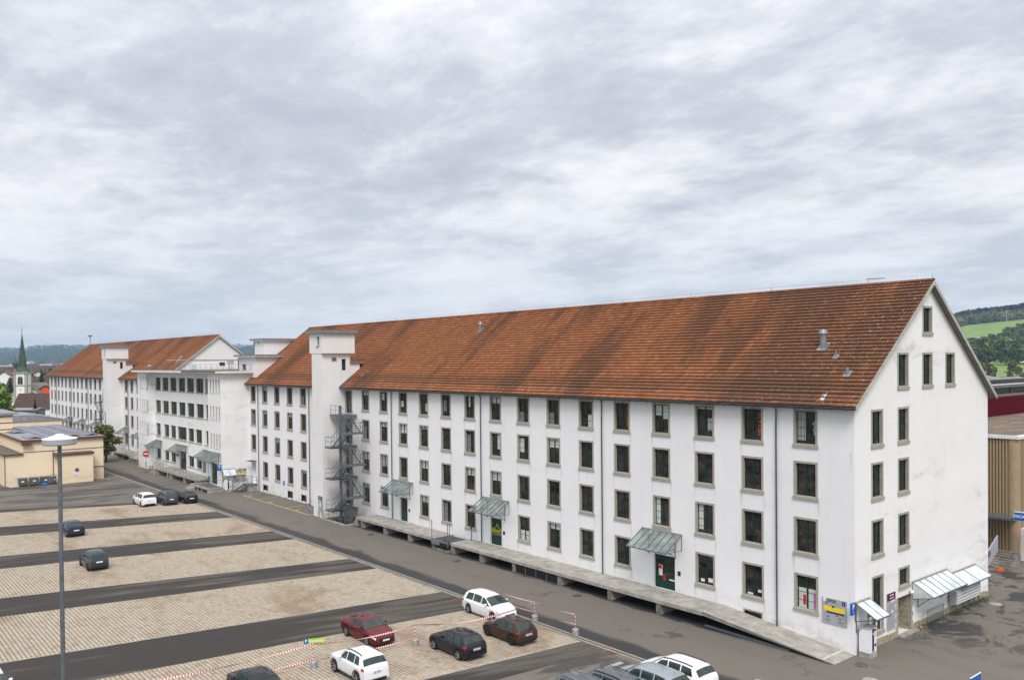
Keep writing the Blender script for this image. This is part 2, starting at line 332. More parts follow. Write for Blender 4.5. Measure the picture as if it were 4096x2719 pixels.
# ---------------------------------------------------------------- mesh helpers
class MB:
    def __init__(s): s.v=[];s.f=[];s.mi=[]
    def add(s,vs,fs,mi=0):
        o=len(s.v); s.v+= [tuple(p) for p in vs]; s.f+=[tuple(i+o for i in f) for f in fs]; s.mi+=[mi]*len(fs); return s
    def box(s,x0,x1,y0,y1,z0,z1,mi=0):
        if x0>x1:x0,x1=x1,x0
        if y0>y1:y0,y1=y1,y0
        if z0>z1:z0,z1=z1,z0
        return s.add([(x0,y0,z0),(x1,y0,z0),(x1,y1,z0),(x0,y1,z0),(x0,y0,z1),(x1,y0,z1),(x1,y1,z1),(x0,y1,z1)],
          [(0,3,2,1),(4,5,6,7),(0,1,5,4),(1,2,6,5),(2,3,7,6),(3,0,4,7)],mi)
    def quad(s,a,b,c,d,mi=0): return s.add([a,b,c,d],[(0,1,2,3)],mi)
    def prism(s,poly,axis,a,b,mi=0):
        """poly: list of (u,v) counter-clockwise; axis x: u=y v=z; y: u=x v=z; z: u=x v=y"""
        def P(u,v,w): return {'x':(w,u,v),'y':(u,w,v),'z':(u,v,w)}[axis]
        n=len(poly); vs=[P(u,v,a) for u,v in poly]+[P(u,v,b) for u,v in poly]
        return s.add(vs,[tuple(range(n))[::-1],tuple(range(n,2*n))]+[(i,(i+1)%n,n+(i+1)%n,n+i) for i in range(n)],mi)
    def cyl(s,p0,p1,r,n=10,mi=0,r2=None,caps=True):
        p0=Vector(p0);p1=Vector(p1); d=(p1-p0).normalized(); a=d.orthogonal().normalized(); b=d.cross(a); r2=r if r2 is None else r2
        vs=[];
        for p,rr in ((p0,r),(p1,r2)):
            for i in range(n):
                t=2*math.pi*i/n; vs.append(p+a*math.cos(t)*rr+b*math.sin(t)*rr)
        fs=[(i,(i+1)%n,n+(i+1)%n,n+i) for i in range(n)]
        if caps: fs+=[tuple(range(n))[::-1],tuple(range(n,2*n))]
        return s.add(vs,fs,mi)
    def bar(s,p0,p1,w,h=None,mi=0):
        h=h or w; p0=Vector(p0);p1=Vector(p1); d=(p1-p0).normalized()
        up=Vector((0,0,1)) if abs(d.z)<.95 else Vector((1,0,0)); a=d.cross(up).normalized()*w/2; b=a.cross(d).normalized()*h/2
        vs=[p+sa*a+sb*b for p in (p0,p1) for sa,sb in ((-1,-1),(1,-1),(1,1),(-1,1))]
        return s.add(vs,[(0,1,2,3)[::-1],(4,5,6,7),(0,1,5,4),(1,2,6,5),(2,3,7,6),(3,0,4,7)],mi)
    def lathe(s,c,prof,n=16,mi=0,axis='z'):
        vs=[];k=len(prof)
        for r,z in prof:
            for i in range(n):
                t=2*math.pi*i/n; a,b=r*math.cos(t),r*math.sin(t)
                vs.append((c[0]+a,c[1]+b,c[2]+z) if axis=='z' else (c[0]+z,c[1]+a,c[2]+b))
        fs=[(j*n+i,j*n+(i+1)%n,(j+1)*n+(i+1)%n,(j+1)*n+i) for j in range(k-1) for i in range(n)]
        return s.add(vs,fs,mi)
    def mesh(s,name,mats,smooth=False):
        me=bpy.data.meshes.new(name); me.from_pydata(s.v,[],s.f)
        for m in (mats if isinstance(mats,(list,tuple)) else [mats]): me.materials.append((M.get(m) or M['white']) if isinstance(m,str) else m)
        me.polygons.foreach_set('material_index',s.mi)
        if smooth: me.polygons.foreach_set('use_smooth',[True]*len(s.f))
        me.validate(); me.update(); return me
    def build(s,name,mats,parent=None,loc=(0,0,0),smooth=False,label=None):
        return link(name,s.mesh(name,mats,smooth),parent,loc,label)
def link(name,me,parent=None,loc=(0,0,0),label=None,rz=0):
    o=bpy.data.objects.new(name,me); C.objects.link(o)
    if parent: o.parent=parent
    o.location=loc
    if rz: o.rotation_euler=(0,0,rz)
    if label: o['label']=label
    return o
def tag(o,label=None,cat=None,group=None,kind=None):
    if label: o['label']=label
    if cat: o['category']=cat
    if group: o['group']=group
    if kind: o['kind']=kind
    return o
def thing(name,label,cat,loc=(0,0,0),rz=0,group=None):
    o=bpy.data.objects.new(name,None); C.objects.link(o); o.location=loc; o.rotation_euler=(0,0,rz); o.empty_display_size=.3
    return tag(o,label,cat,group)
def copy_tree(o,parent=None):
    c=o.copy(); C.objects.link(c); c.parent=parent
    for ch in list(o.children): copy_tree(ch,c)
    return c
def fastmesh(name,V,Fq,mats,rnd=None,smooth=False,mi=None):
    """V (n,3), Fq (m,4) arrays"""
    me=bpy.data.meshes.new(name); V=np.asarray(V,np.float32); Fq=np.asarray(Fq,np.int32)
    me.vertices.add(len(V)); me.vertices.foreach_set('co',V.ravel())
    k=Fq.shape[1]; me.loops.add(Fq.size); me.loops.foreach_set('vertex_index',Fq.ravel())
    me.polygons.add(len(Fq)); me.polygons.foreach_set('loop_start',np.arange(0,Fq.size,k,dtype=np.int32))
    me.update(calc_edges=True)
    for m in (mats if isinstance(mats,(list,tuple)) else [mats]): me.materials.append(M[m])
    if mi is not None: me.polygons.foreach_set('material_index',np.asarray(mi,np.int32))
    if smooth: me.polygons.foreach_set('use_smooth',[True]*len(Fq))
    if rnd is not None:
        a=me.attributes.new('rnd','FLOAT','POINT'); a.data.foreach_set('value',np.asarray(rnd,np.float32))
    return me
def text_mesh(txt,size,mat,depth=.004,bold=0.):
    cu=bpy.data.curves.new('txt','FONT'); cu.body=txt; cu.size=size; cu.extrude=depth; cu.align_x='CENTER'; cu.align_y='CENTER'; cu.offset=bold; cu.resolution_u=2
    o=bpy.data.objects.new('txt',cu); C.objects.link(o)
    dg=bpy.context.evaluated_depsgraph_get(); dg.update(); me=bpy.data.meshes.new_from_object(o.evaluated_get(dg)); bpy.data.objects.remove(o); bpy.data.curves.remove(cu)
    me.materials.clear(); me.materials.append(M[mat]); return me
FACE={'-x':Matrix(((0,0,-1),(-1,0,0),(0,1,0))).to_4x4(),'-y':Matrix(((1,0,0),(0,0,-1),(0,1,0))).to_4x4()}
def put_text(txt,size,mat,face,loc,parent,name='lettering',turn=0,sx=1.,bold=0.):
    me=text_mesh(txt,size,mat,bold=bold); Mx=Matrix.Diagonal((sx,1,1,1))
    if turn: Mx=Matrix.Rotation(turn,4,'Z')@Mx
    me.transform(FACE[face]@Mx)
    return link(name,me,parent,loc)

# wall sheet with real openings.  plane 'x' : u=y ; plane 'y' : u=x ; v=z.  sgn = direction of the outward normal
def clip(poly,a,b,c):
    out=[]
    for i in range(len(poly)):
        p,q=poly[i],poly[(i+1)%len(poly)]; dp=a*p[0]+b*p[1]-c; dq=a*q[0]+b*q[1]-c
        if dp<=0: out.append(p)
        if (dp<0)!=(dq<0) and dp!=dq and not(dp==0 or dq==0):
            t=dp/(dp-dq); out.append((p[0]+(q[0]-p[0])*t,p[1]+(q[1]-p[1])*t))
    return out
def wall_sheet(mb,plane,w,u0,u1,v0,v1,holes,depth,sgn=-1,clips=(),mi=0,back=None,bmi=1):
    P=(lambda u,v,d:(w-sgn*d,u,v)) if plane=='x' else (lambda u,v,d:(u,w-sgn*d,v))
    us=sorted({u0,u1}|{h[0] for h in holes}|{h[1] for h in holes}); vs=sorted({v0,v1}|{h[2] for h in holes}|{h[3] for h in holes})
    us=[u for u in us if u0<=u<=u1]; vs=[v for v in vs if v0<=v<=v1]
    flip=(sgn<0)==(plane=='x')
    for a,b in zip(us,us[1:]):
        run=None
        for c,d in zip(vs,vs[1:]):
            mu,mv=(a+b)/2,(c+d)/2
            hit=any(h[0]<mu<h[1] and h[2]<mv<h[3] for h in holes)
            if hit: continue
            poly=[(a,c),(b,c),(b,d),(a,d)]
            for cl in clips:
                poly=clip(poly,*cl)
                if len(poly)<3: break
            if len(poly)<3: continue
            if flip: poly=poly[::-1]
            mb.add([P(u,v,0) for u,v in poly],[tuple(range(len(poly)))],mi)
    for h in holes:
        a,b,c,d=h[:4]; dp=h[4] if len(h)>4 else depth
        cs=[(a,c),(b,c),(b,d),(a,d)]
        for i in range(4):
            p,q=cs[i],cs[(i+1)%4]
            mb.quad(P(*p,0),P(*q,0),P(*q,dp),P(*p,dp),mi)
    return mb

# ---------------------------------------------------------------- ground
def holed(u0,u1,v0,v1,h,z=0):
    mb=MB(); a,b,c,d=h
    mb.quad((u0,v0,z),(u1,v0,z),(u1,c,z),(u0,c,z)); mb.quad((u0,d,z),(u1,d,z),(u1,v1,z),(u0,v1,z))
    mb.quad((u0,c,z),(a,c,z),(a,d,z),(u0,d,z)); mb.quad((b,c,z),(u1,c,z),(u1,d,z),(b,d,z)); return mb
PIT=(-3.15,-.01,57.4,63.05)
tag(holed(-7000,7000,-900,9000,PIT).build('ground','ground',loc=(0,0,-.012)),'green and grey plain around the yard',kind='structure')
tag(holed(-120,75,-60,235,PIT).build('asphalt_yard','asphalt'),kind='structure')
mb=MB(); a,b,c,d=PIT; mb.quad((a,c,-1.3),(b,c,-1.3),(b,d,-1.3),(a,d,-1.3))
for p,q in (((a,c),(a,d)),((a,d),(b,d)),((b,d),(b,c)),((b,c),(a,c))): mb.quad((*p,-1.3),(*q,-1.3),(*q,0),(*p,0))
pit=tag(mb.build('stair_pit','concdirty'),kind='structure')
MB().box(a-.22,a,c-.22,d,-.05,.13).build('pit_kerb','concrete',pit); MB().box(a,b,c-.22,c,-.05,.13).build('pit_kerb','concrete',pit)
# bays: (top-left, top-right, bottom-left, bottom-right) at X=-10.55 and X=-46
XR=-10.62; XL=-52.
def ln(p,q):
    k=(q[1]-p[1])/(q[0]-p[0]); return p[1]+k*(XR-p[0]),p[1]+k*(XL-p[0])
edges=[ (ln((-30.55,93.6),(-12.0,86.6)),ln((-32.32,83.2),(-10.7,76.07))),
        (ln((-33.19,77.4),(-10.95,70.87)),ln((-34.82,66.59),(-10.98,60.22))),
        (ln((-35.71,60.68),(-10.65,54.57)),ln((-37.34,49.91),(-10.8,43.35))),
        (ln((-38.19,44.22),(-11.0,38.35)),ln((-39.82,33.45),(-10.66,28.5))),
        (ln((-36.19,26.56),(-12.3,23.26)),ln((-22.0,14.23),(-10.4,12.95))),
        (None,None)]
lanes=[];PAVE=[]
near300=[]
CELL=.247
for bi,(top,bot) in enumerate(edges[:5]):
    mb=MB(); mb.quad((XL,bot[1],0),(XR,bot[0],0),(XR,top[0],0),(XL,top[1],0))
    bay=tag(mb.build('paved_bay','joint',loc=(0,0,.004)),kind='structure')
    nx=int((XR-XL)/CELL); ny=int((top[0]-bot[0])/CELL)
    i,j=np.meshgrid(np.arange(nx),np.arange(ny),indexing='ij'); i=i.ravel(); j=j.ravel()
    def at(fu,fv):
        x=XR+(XL-XR)*fu; yb=bot[0]+(bot[1]-bot[0])*fu; yt=top[0]+(top[1]-top[0])*fu
        return x, yb+(yt-yb)*fv
    g=.075
    cs=[at((i+a)/nx,(j+b)/ny) for a,b in ((1-g,g),(g,g),(g,1-g),(1-g,1-g))]
    cen=at((i+.5)/nx,(j+.5)/ny)
    keep=np.ones(len(i),bool)
    dist=np.hypot(cen[0]-CX,cen[1]-CY)
    # cull what the photograph cannot show (left of the frame)
    fx=(cen[0]-CX); fy=(cen[1]-CY); fw=fx*sy+fy*cy_; rt=fx*cy_-fy*sy
    keep&=(rt/fw>-.70)&(fw/1>20)&((18.13/fw)<.42)
    if bi==4:
        sel=np.where(keep&(fw>46))[0]; sel=sel[np.argsort(dist[sel]+1000*(fw[sel]>200))][:300]; solo=np.zeros(len(i),bool); solo[sel]=True
    else: solo=np.zeros(len(i),bool)
    hz=.018+rng.random(len(i))*.006
    idx=np.where(keep&~solo)[0]; n=len(idx)
    V=np.zeros((n,8,3),np.float32)
    for k,(x,y) in enumerate(cs):
        V[:,k,0]=x[idx];V[:,k,1]=y[idx];V[:,k,2]=0
        V[:,k+4,0]=x[idx];V[:,k+4,1]=y[idx];V[:,k+4,2]=hz[idx]
    Fb=np.array([[4,5,6,7],[0,1,5,4],[1,2,6,5],[2,3,7,6],[3,0,4,7]])
    Fq=(Fb[None]+8*np.arange(n)[:,None,None]).reshape(-1,4)
    rr=np.repeat(rng.random(n),8)
    o=link('pavers',fastmesh('pavers',V.reshape(-1,3),Fq,'paver',rr),bay); o['kind']='stuff'
    if bi==4:
        pm=None
        for k in np.where(solo)[0]:
            c=(float(cen[0][k]),float(cen[1][k]))
            if pm is None:
                vv=[(float(x[k])-c[0],float(y[k])-c[1],z) for z in (0,.021) for x,y in cs]
                q=MB().add(vv,[tuple(f) for f in Fb.tolist()]); pm=q.mesh('paver',['paver'])
            link('paver',pm,bay,(c[0],c[1],0))
    mb=MB()                                    # pale edging strip on the near side
    mb.box(-1,1,-.06,.06,0,.028); 
    q=MB(); q.prism([(XL,bot[1]-.13),(XR,bot[0]-.13),(XR,bot[0]-.01),(XL,bot[1]-.01)],'z',0,.022); q.build('edging','concrete',bay)
# dark lanes between the bays
lan=[((edges[0][0][0]+.0,edges[0][0][1]),(edges[0][0][0]+2.1,edges[0][0][1]+3.0))]
for a,b in zip(edges[:4],edges[1:5]): lan.append((b[0],a[1]))
lan.append(((edges[4][1][0]-2.3,edges[4][1][1]-3.4),edges[4][1]))
for k,(lo,hi) in enumerate(lan):
    mb=MB(); mb.quad((XL,lo[1],0),(XR,lo[0],0),(XR,hi[0],0),(XL,hi[1],0)); tag(mb.build('lane','lane',loc=(0,0,.003)),kind='structure')
# drain channel with its two kerb lines
mb=MB(); mb.box(-10.50,-10.40,-20,86.8,0,.02); mb.box(-10.12,-10.02,-20,86.8,0,.02)
dr=tag(mb.build('drain_channel',['concrete']),kind='structure')
MB().box(-10.40,-10.12,-20,86.8,.0,.008).build('grating','gravel',dr)
MB().box(-10.32,-10.22,87,160,.0,.006).build('seam','roadwhite',dr)
def cover(x,y,mat,r=.36,label='',sq=False):
    mb=MB()
    if sq: mb.box(-r,r,-r,r,0,.012)
    else: mb.lathe((0,0,0),[(0,.012),(r,.012),(r,0)],20)
    tag(mb.build('manhole_cover',mat,loc=(x,y,.003)),label,'manhole')
cover(-3.63,51.2,'gutter',.36,'dark round manhole cover in the road nearest the fire stairs')
cover(-3.73,35.8,'gutter',.36,'dark round manhole cover in the road below the door with yellow sign')
cover(-3.5,20.5,'brownmetal',.36,'rust brown manhole cover beside the long loading dock')
cover(-1.2,-1.0,'gutter',.40,'dark round manhole cover at the foot of the concrete ramp')
cover(17.7,-1.3,'concrete',.42,'pale round manhole cover near the letter boxes at the gable')
cover(-3.06,-2.5,'concrete',.42,'pale round manhole cover at the lower edge of the picture')
cover(-10.6,10.15,'brownmetal',.38,'square rusty drain grate touching the drain channel',True)
cover(-10.85,25.9,'brownmetal',.33,'square rusty drain grate next to the white people carrier',True)
# road paint
mb=MB()
def stripe(a,b,w=.11):
    a=Vector((*a,0));b=Vector((*b,0)); d=(b-a).normalized(); n=Vector((-d.y,d.x,0))*w/2
    mb.quad(a-n,b-n,b+n,a+n)
stripe((-3.25,85.9),(-3.25,66.2),.14); stripe((-3.3,85.9),(-.5,86.2)); stripe((-3.2,81.1),(-.45,81.4)); stripe((-3.2,72.65),(-.6,72.8)); stripe((-3.25,66.2),(-2.5,66.5))
for y in (84.6,78.0,70.2): stripe((-3.0,y),(-2.5,y+.05),.3)
tag(mb.build('parking_marking','roadyellow',loc=(0,0,.006)),'yellow painted parking lines beside the white wall left of the tower','road marking')
mb=MB(); stripe((-14.9,116.6),(-12.2,117.4),.1); stripe((-12.2,117.4),(-12.5,115.9),.1); stripe((-14.6,116.0),(-11.2,116.9),.1); stripe((-11.,118),(-9.6,118.2),.1)
tag(mb.build('parking_marking','roadyellow',loc=(0,0,.006)),'yellow painted lines at the corner of the beige building','road marking')
for y,lb in ((131,'third'),(134,'farthest'),(126,'second'),(122.6,'nearest')):
    mb=MB(); stripe((-7.4,y),(-6.0,y+.25),.12)
    tag(mb.build('parking_marking','roadyellow',loc=(0,0,.006)),lb+' worn yellow dash on the asphalt left of the office block','road marking')
mb=MB(); 
for k in range(9): mb.quad((-13.35+k*.22,8.4,0),(-13.2+k*.22,8.4,0),(-13.2+k*.22,8.75,0),(-13.35+k*.22,8.75,0))
tag(mb.build('road_lettering','roadwhite',loc=(0,0,.006)),'row of white painted marks on the asphalt by the grey estate cars','road marking')
# ================================================================ halls
T=[14.82,11.51,7.93,4.33]              # tops of the window rows; each window 2.45 high with its sill
PITCH=3.93; WW=1.68; SW=.14            # surround width
def window_parts(w=WW,h=2.45,plane='x',style='hall',tall=None):
    """meshes of one stone-framed window, origin = top left (far) corner of the surround on the wall face; plane x: runs to -y"""
    sill=.20; H=h-sill
    def tr(mb):
        if plane=='x': mb.v=[(d,-u,z) for (u,d,z) in mb.v]
        else: mb.v=[(u,d,z) for (u,d,z) in mb.v]; 
        return mb
    fr=MB(); a,b=-.03,.17
    fr.box(0,w,a,b,-SW,0); fr.box(0,SW,a,b,-H,-SW); fr.box(w-SW,w,a,b,-H,-SW)
    si=MB(); si.box(-.05,w+.05,-.09,b,-h,-H)
    si.add([(-.05,-.09,-H),(w+.05,-.09,-H),(w+.05,.17,-H+.05),(-.05,.17,-H+.05)],[(0,1,2,3)])
    sa=MB(); o0,o1,t0,t1=SW,w-SW,-SW,-H; f=.055; y0,y1=.155,.20
    sa.box(o0,o0+f,y0,y1,t1,t0); sa.box(o1-f,o1,y0,y1,t1,t0); sa.box(o0+f,o1-f,y0,y1,t1,t1+f); sa.box(o0+f,o1-f,y0,y1,t0-f,t0)
    mid=(o0+o1)/2; sa.box(mid-.055,mid+.055,y0-.01,y1,t1+f,t0-f)
    for k in range(1,4):
        z=t0+(t1-t0)*k/4
        for p,q in ((o0+f,mid-.055),(mid+.055,o1-f)): sa.box(p,q,y0+.012,y1,z-.013,z+.013)
    pa=MB(); pa.box(o0+.02,o1-.02,.19,.215,t1+.02,t0-.02)
    return [tr(fr).mesh('window','stone'),tr(si).mesh('sill','stone'),tr(sa).mesh('sash','green'),tr(pa).mesh('pane','pane')]
WM={}
def add_window(parent,x,y,z,plane='x',w=WW,h=2.45,blind=None,org=(0,0,0)):
    key=(plane,round(w,2),round(h,2))
    if key not in WM: WM[key]=window_parts(w,h,plane)
    fr,si,sa,pa=WM[key]
    o=link('window',fr,parent,(x-org[0],y-org[1],z-org[2]))
    link('sill',si,o); link('sash',sa,o); link('pane',pa,o)
    if blind:
        mb=MB(); H=h-.2; a,b=SW+.05,w-SW-.05
        for (u0,u1,v0,v1,mt) in blind:
            q=MB(); ua,ub=a+(b-a)*u0,a+(b-a)*u1; za,zb=-H+SW*0+.04+(H-SW-.06)*v0,-H+.04+(H-SW-.06)*v1
            if plane=='x': q.box(.180,.187,-ub,-ua,za,zb)
            else: q.box(ua,ub,.180,.187,za,zb)
            q.build('blind',mt,o)
    return o
def hole_of(ytop,z,w=WW,h=2.45): return (ytop-w+.06,ytop-.06,z-h+.02,z-.06)
PF=np.array([[0,.0],[.22,.0],[.42,.028],[.68,.034],[.9,.006],[1.,.0]]); PC=np.array([[0,.0],[.5,.03],[1.,.0]])
def tile_template(P,tw,tl):
    """local frame: s up the slope, y along the eave, n normal"""
    k=len(P); low=np.array([[-.03,p[0]*tw,.095+p[1]] for p in P]); up=np.array([[tl+.05,p[0]*tw,.004+p[1]*.9] for p in P]); bt=low-np.array([-.012,0,.030])
    V=np.vstack([low,up,bt]); Fq=[]
    for a in range(k-1):
        Fq.append([a+1,a,k+a,k+a+1]); Fq.append([2*k+a+1,2*k+a,a,a+1])
    return V,np.array(Fq)
def hall(name,label,Y0,Y1,holes_front,P,solo_rows,gable_holes=(),clad_gable='wallg'):
    root=thing(name,label,'building',(0,Y0,0))
    ox=(0,Y0,0)
    Wd=19.83; ez=15.6; rx=9.92; rz=23.05; k=(rz-15.42)/rx
    # walls (local y = world - Y0)
    L=Y1-Y0
    mb=MB(); hf=[(a-Y0,b-Y0,c,d,*e) for a,b,c,d,*e in holes_front]
    wall_sheet(mb,'x',0,0,L,-.05,ez,hf,.16,-1)
    wall_sheet(mb,'x',Wd,0,L,-.05,ez,[],.1,1)
    mb.build('wall','wall',root)
    mb=MB(); cl=[(-k,1,15.42),(k,1,15.42+k*Wd)]
    wall_sheet(mb,'y',0,0.0,Wd,-.05,rz,list(gable_holes),.16,-1,cl)
    mb.build('gable_wall',clad_gable,root)
    mb=MB(); wall_sheet(mb,'y',L,0.0,Wd,-.05,rz,[],.16,1,cl); mb.build('gable_wall',clad_gable,root)
    # dark rooms behind the glass
    mb=MB(); mb.box(.5,Wd-.35,1.55,L-.35,.05,15.3); mb.build('interior','midgrey',root)
    # roof slab
    og=.42; x0=-.62; z0=15.42+k*x0
    n=Vector((-k,0,1)).normalized()
    def prof(t0,t1):  # closed section of one slope between normal offsets
        return [(x0,z0+t0),(rx,rz+t0),(rx,rz+t1),(x0,z0+t1)]
    mb=MB(); mb.prism([(x0,z0-.02),(rx,rz-.02),(rx,rz+.13),(x0,z0+.13)],'y',-og,L+og,0)
    mb.prism([(rx+.001,rz-.02),(2*rx-x0,z0-.02),(2*rx-x0,z0+.13),(rx+.001,rz+.13)],'y',-og,L+og,0)
    roof=mb.build('roof','tilebed',root)
    mb=MB()
    for sgn in (1,-1):
        for yy in (-og-.03,L+og+.0):
            pl=[(x0,z0-.14),(rx,rz-.14),(rx,rz+.165),(x0,z0+.165)]
            if sgn<0: pl=[(2*rx-a,b) for a,b in pl][::-1]
            MB().prism(pl,'y',yy,yy+.03).build('barge_board','barge',roof)
    mb=MB(); 
    for sgn in (1,-1):
        pl=[(x0+.05,z0-.05),(rx,rz-.075),(rx,rz-.021),(x0+.05,z0-.021+.04)]
        if sgn<0: pl=[(2*rx-a,b) for a,b in pl][::-1]
        mb.prism(pl,'y',-og+.002,L+og-.002)
    mb.build('soffit','darkwood',roof)
    # tiles
    tw,tl=.235,.392
    slope=math.hypot(rx-x0,rz-z0); nr=int(slope/tl); nc=int((L+2*og)/tw)
    V,Fq=tile_template(P,tw,tl); sv=np.array([rx-x0,0,rz-z0])/slope; nv=np.array([-sv[2],0,sv[0]])
    base=np.array([x0,-og,z0+.13])
    def place(s0,y0,side=1):
        W_=base+(V[:,0:1]+s0)*sv+(V[:,2:3])*nv; W_[:,1]+=V[:,1]+y0
        if side<0: W_[:,0]=2*rx-W_[:,0]
        return W_
    rows=np.arange(nr+1)
    I,J=np.meshgrid(np.arange(nr+1),np.arange(nc),indexing='ij'); I=I.ravel();J=J.ravel()
    solo=(J<solo_rows)
    ks=np.where(~solo)[0]; jit=(rng.random(len(ks))-.5)*.02
    S0=np.minimum(I[ks]*tl,slope-tl*.99)+jit; Yo=J[ks]*tw
    loc=base+(V[None,:,0:1]+S0[:,None,None])*sv+V[None,:,2:3]*nv
    loc[:,:,1]+=V[None,:,1]+Yo[:,None]
    FF=(Fq[None]+len(V)*np.arange(len(ks))[:,None,None]).reshape(-1,4)
    o=link('roof_tiles',fastmesh('roof_tiles',loc.reshape(-1,3),FF,'tile',np.repeat(rng.random(len(ks)),len(V)),False),roof); o['kind']='stuff'
    if solo_rows:
        Wt=base*0+V[:,0:1]*sv+V[:,2:3]*nv; Wt[:,1]+=V[:,1]
        tm=fastmesh('roof_tile',Wt,Fq,'tile')
        for k_ in np.where(solo)[0]:
            s0=min(I[k_]*tl,slope-tl*.99); p=base+sv*s0
            link('roof_tile',tm,roof,(float(p[0]),float(p[1]+J[k_]*tw),float(p[2])))
    # far slope in plainer tile courses
    I2,J2=np.meshgrid(np.arange(nr+1),np.arange(int((L+2*og)/2.0)),indexing='ij'); I2=I2.ravel();J2=J2.ravel()
    V2,F2=tile_template(np.array([[0,.0],[1,.0]]),(L+2*og)/int((L+2*og)/2.0),tl)
    loc=base+(V2[None,:,0:1]+np.minimum(I2*tl,slope-tl)[:,None,None])*sv+V2[None,:,2:3]*nv
    loc[:,:,1]+=V2[None,:,1]+(J2*(L+2*og)/int((L+2*og)/2.0))[:,None]; loc[:,:,0]=2*rx-loc[:,:,0]
    FF=(F2[None][:,:,::-1]+len(V2)*np.arange(len(I2))[:,None,None]).reshape(-1,4)
    o=link('roof_tiles',fastmesh('roof_tiles',loc.reshape(-1,3),FF,'tile',np.repeat(rng.random(len(I2)),len(V2))),roof); o['kind']='stuff'
    # ridge tiles
    rm=MB(); pr=[(.17,0),(.14,.09),(.07,.14),(0,.155),(-.07,.14),(-.14,.09),(-.17,0)]
    vs=[];
    for yy,sc in ((0,1.08),(.40,.92)):
        vs+=[(a*sc,yy,b*sc) for a,b in pr]
    rm.add(vs,[(i,i+1,8+i,7+i) for i in range(6)]+[tuple(range(7))[::-1]]); rme=rm.mesh('ridge_tile','tile')
    for q in range(int((L+2*og)/.36)): link('ridge_tile',rme,roof,(rx,-og+q*.36,rz+.16))
    # gutter, rafter ends, snow rail
    mb=MB(); gr=.095; prf=[(gr*math.cos(t),gr*math.sin(t)) for t in [math.pi+i*math.pi/6 for i in range(7)]]
    vs=[(x0-.05+a,yy,z0+.10+b) for yy in (-og-.02,L+og+.02) for a,b in prf]; mb.add(vs,[(i,7+i,8+i,i+1) for i in range(6)]+[tuple(range(7)),tuple(range(7,14))[::-1]])
    mb.cyl((x0-.05-gr,-og,z0+.11),(x0-.05-gr,L+og,z0+.11),.018,6); mb.box(x0-.05,x0+.12,-og,L+og,z0+.07,z0+.12)
    mb.build('gutter','gutter',root)
    rf=MB(); rf.prism([(-.55,-.40),(0,.02),(0,.16),(-.55,-.26)],'y',-.06,.06); rf.v=[(x,y,z+15.2) for x,y,z in rf.v]; rfm=rf.mesh('rafter_end','barge')
    for q in range(int(L/.982)+1): 
        if q*.982<L-.1: link('rafter_end',rfm,root,(-.002,q*.982+.25,0))
    mb=MB(); s0=2.7*tl; p=base+sv*s0
    mb.bar((p[0],-og+.2,p[2]+.22),(p[0],L+og-.2,p[2]+.22),.03); mb.bar((p[0],-og+.2,p[2]+.15),(p[0],L+og-.2,p[2]+.15),.02)
    mb.build('snow_rail','gutter',root)
    return root,(base,sv,nv,rx,rz,Y0)
def downpipe(root,y,z0=1.0,x=-.13,Y0=0,top=15.0):
    mb=MB(); r=.055
    mb.cyl((x,y,z0),(x,y,top-.25),r,8); mb.cyl((x,y,top-.25),(-.42,y+.22,top+.12),r,8); mb.cyl((-.42,y+.22,top+.12),(-.66,y+.3,top+.1),r,8)
    for z in (3.5,7.,10.5,13.4): mb.cyl((x,y,z),(x,y,z+.05),r+.018,8)
    mb.build('downpipe','gutter',root,(0,-Y0,0))

# ---- near hall: holes
cols=[4.10+PITCH*(k-1) for k in range(1,16)]
dcols=[74.82+3.94*k for k in range(0,5)]
door_cols={1:None}
doorsN=[(15.85,13.85),(35.65,33.95),(51.25,49.75)]      # (far y, near y) of the three dock doors
skip4={4,9,13}     # ground floor columns that hold a door instead of a window
front=[];wins=[]
for ci,y in enumerate(cols,1):
    for r,z in enumerate(T,1):
        if r==4 and ci in skip4: continue
        front.append(hole_of(y,z)); wins.append((ci,r,y,z))
for y in dcols:
    for r,z in enumerate(T,1):
        if y>90 and r==4: continue
        front.append(hole_of(y,z)); wins.append((0,r,y,z))
for a,b in doorsN: front.append((b,a,1.03,3.55,.22))
for zt,zb in ((14.82,12.05),(11.51,8.5),(7.93,4.95),(4.33,1.36)): front.append((61.42,62.92,zb,zt-.08))
basem=[(7.96,6.44,.55,1.17),(86.71,85.09,.25,1.16),(78.89,77.29,.14,1.18),(74.88,73.35,.16,1.14)]
for a,b,c,d in basem: front.append((b+.1,a-.1,c+.05,d-.1,.2))
front.append((89.1,90.35,.95,3.75,.45))
gw=[]                                     # gable windows x,z,w,h
for x in (2.03,5.51):
    for z in T[:3]: gw.append((x,z,1.52,2.42))
for x in (5.5,9.02,12.56): gw.append((x,18.36,1.52,2.42))
gw.append((9.07,21.50,1.45,2.0)); gw.append((2.05,4.42,1.48,3.72)); gw.append((5.55,4.40,1.52,1.46))
gh=[(x+.06,x+w-.06,z-h+.02,z-.06) for x,z,w,h in gw]; gh.append((5.45,7.22,.02,2.47,1.4))
nh,nf=hall('factory_building','long white four storey factory hall with big rust red tiled roof and near gable',0,91.75,front,PF,9,gh)
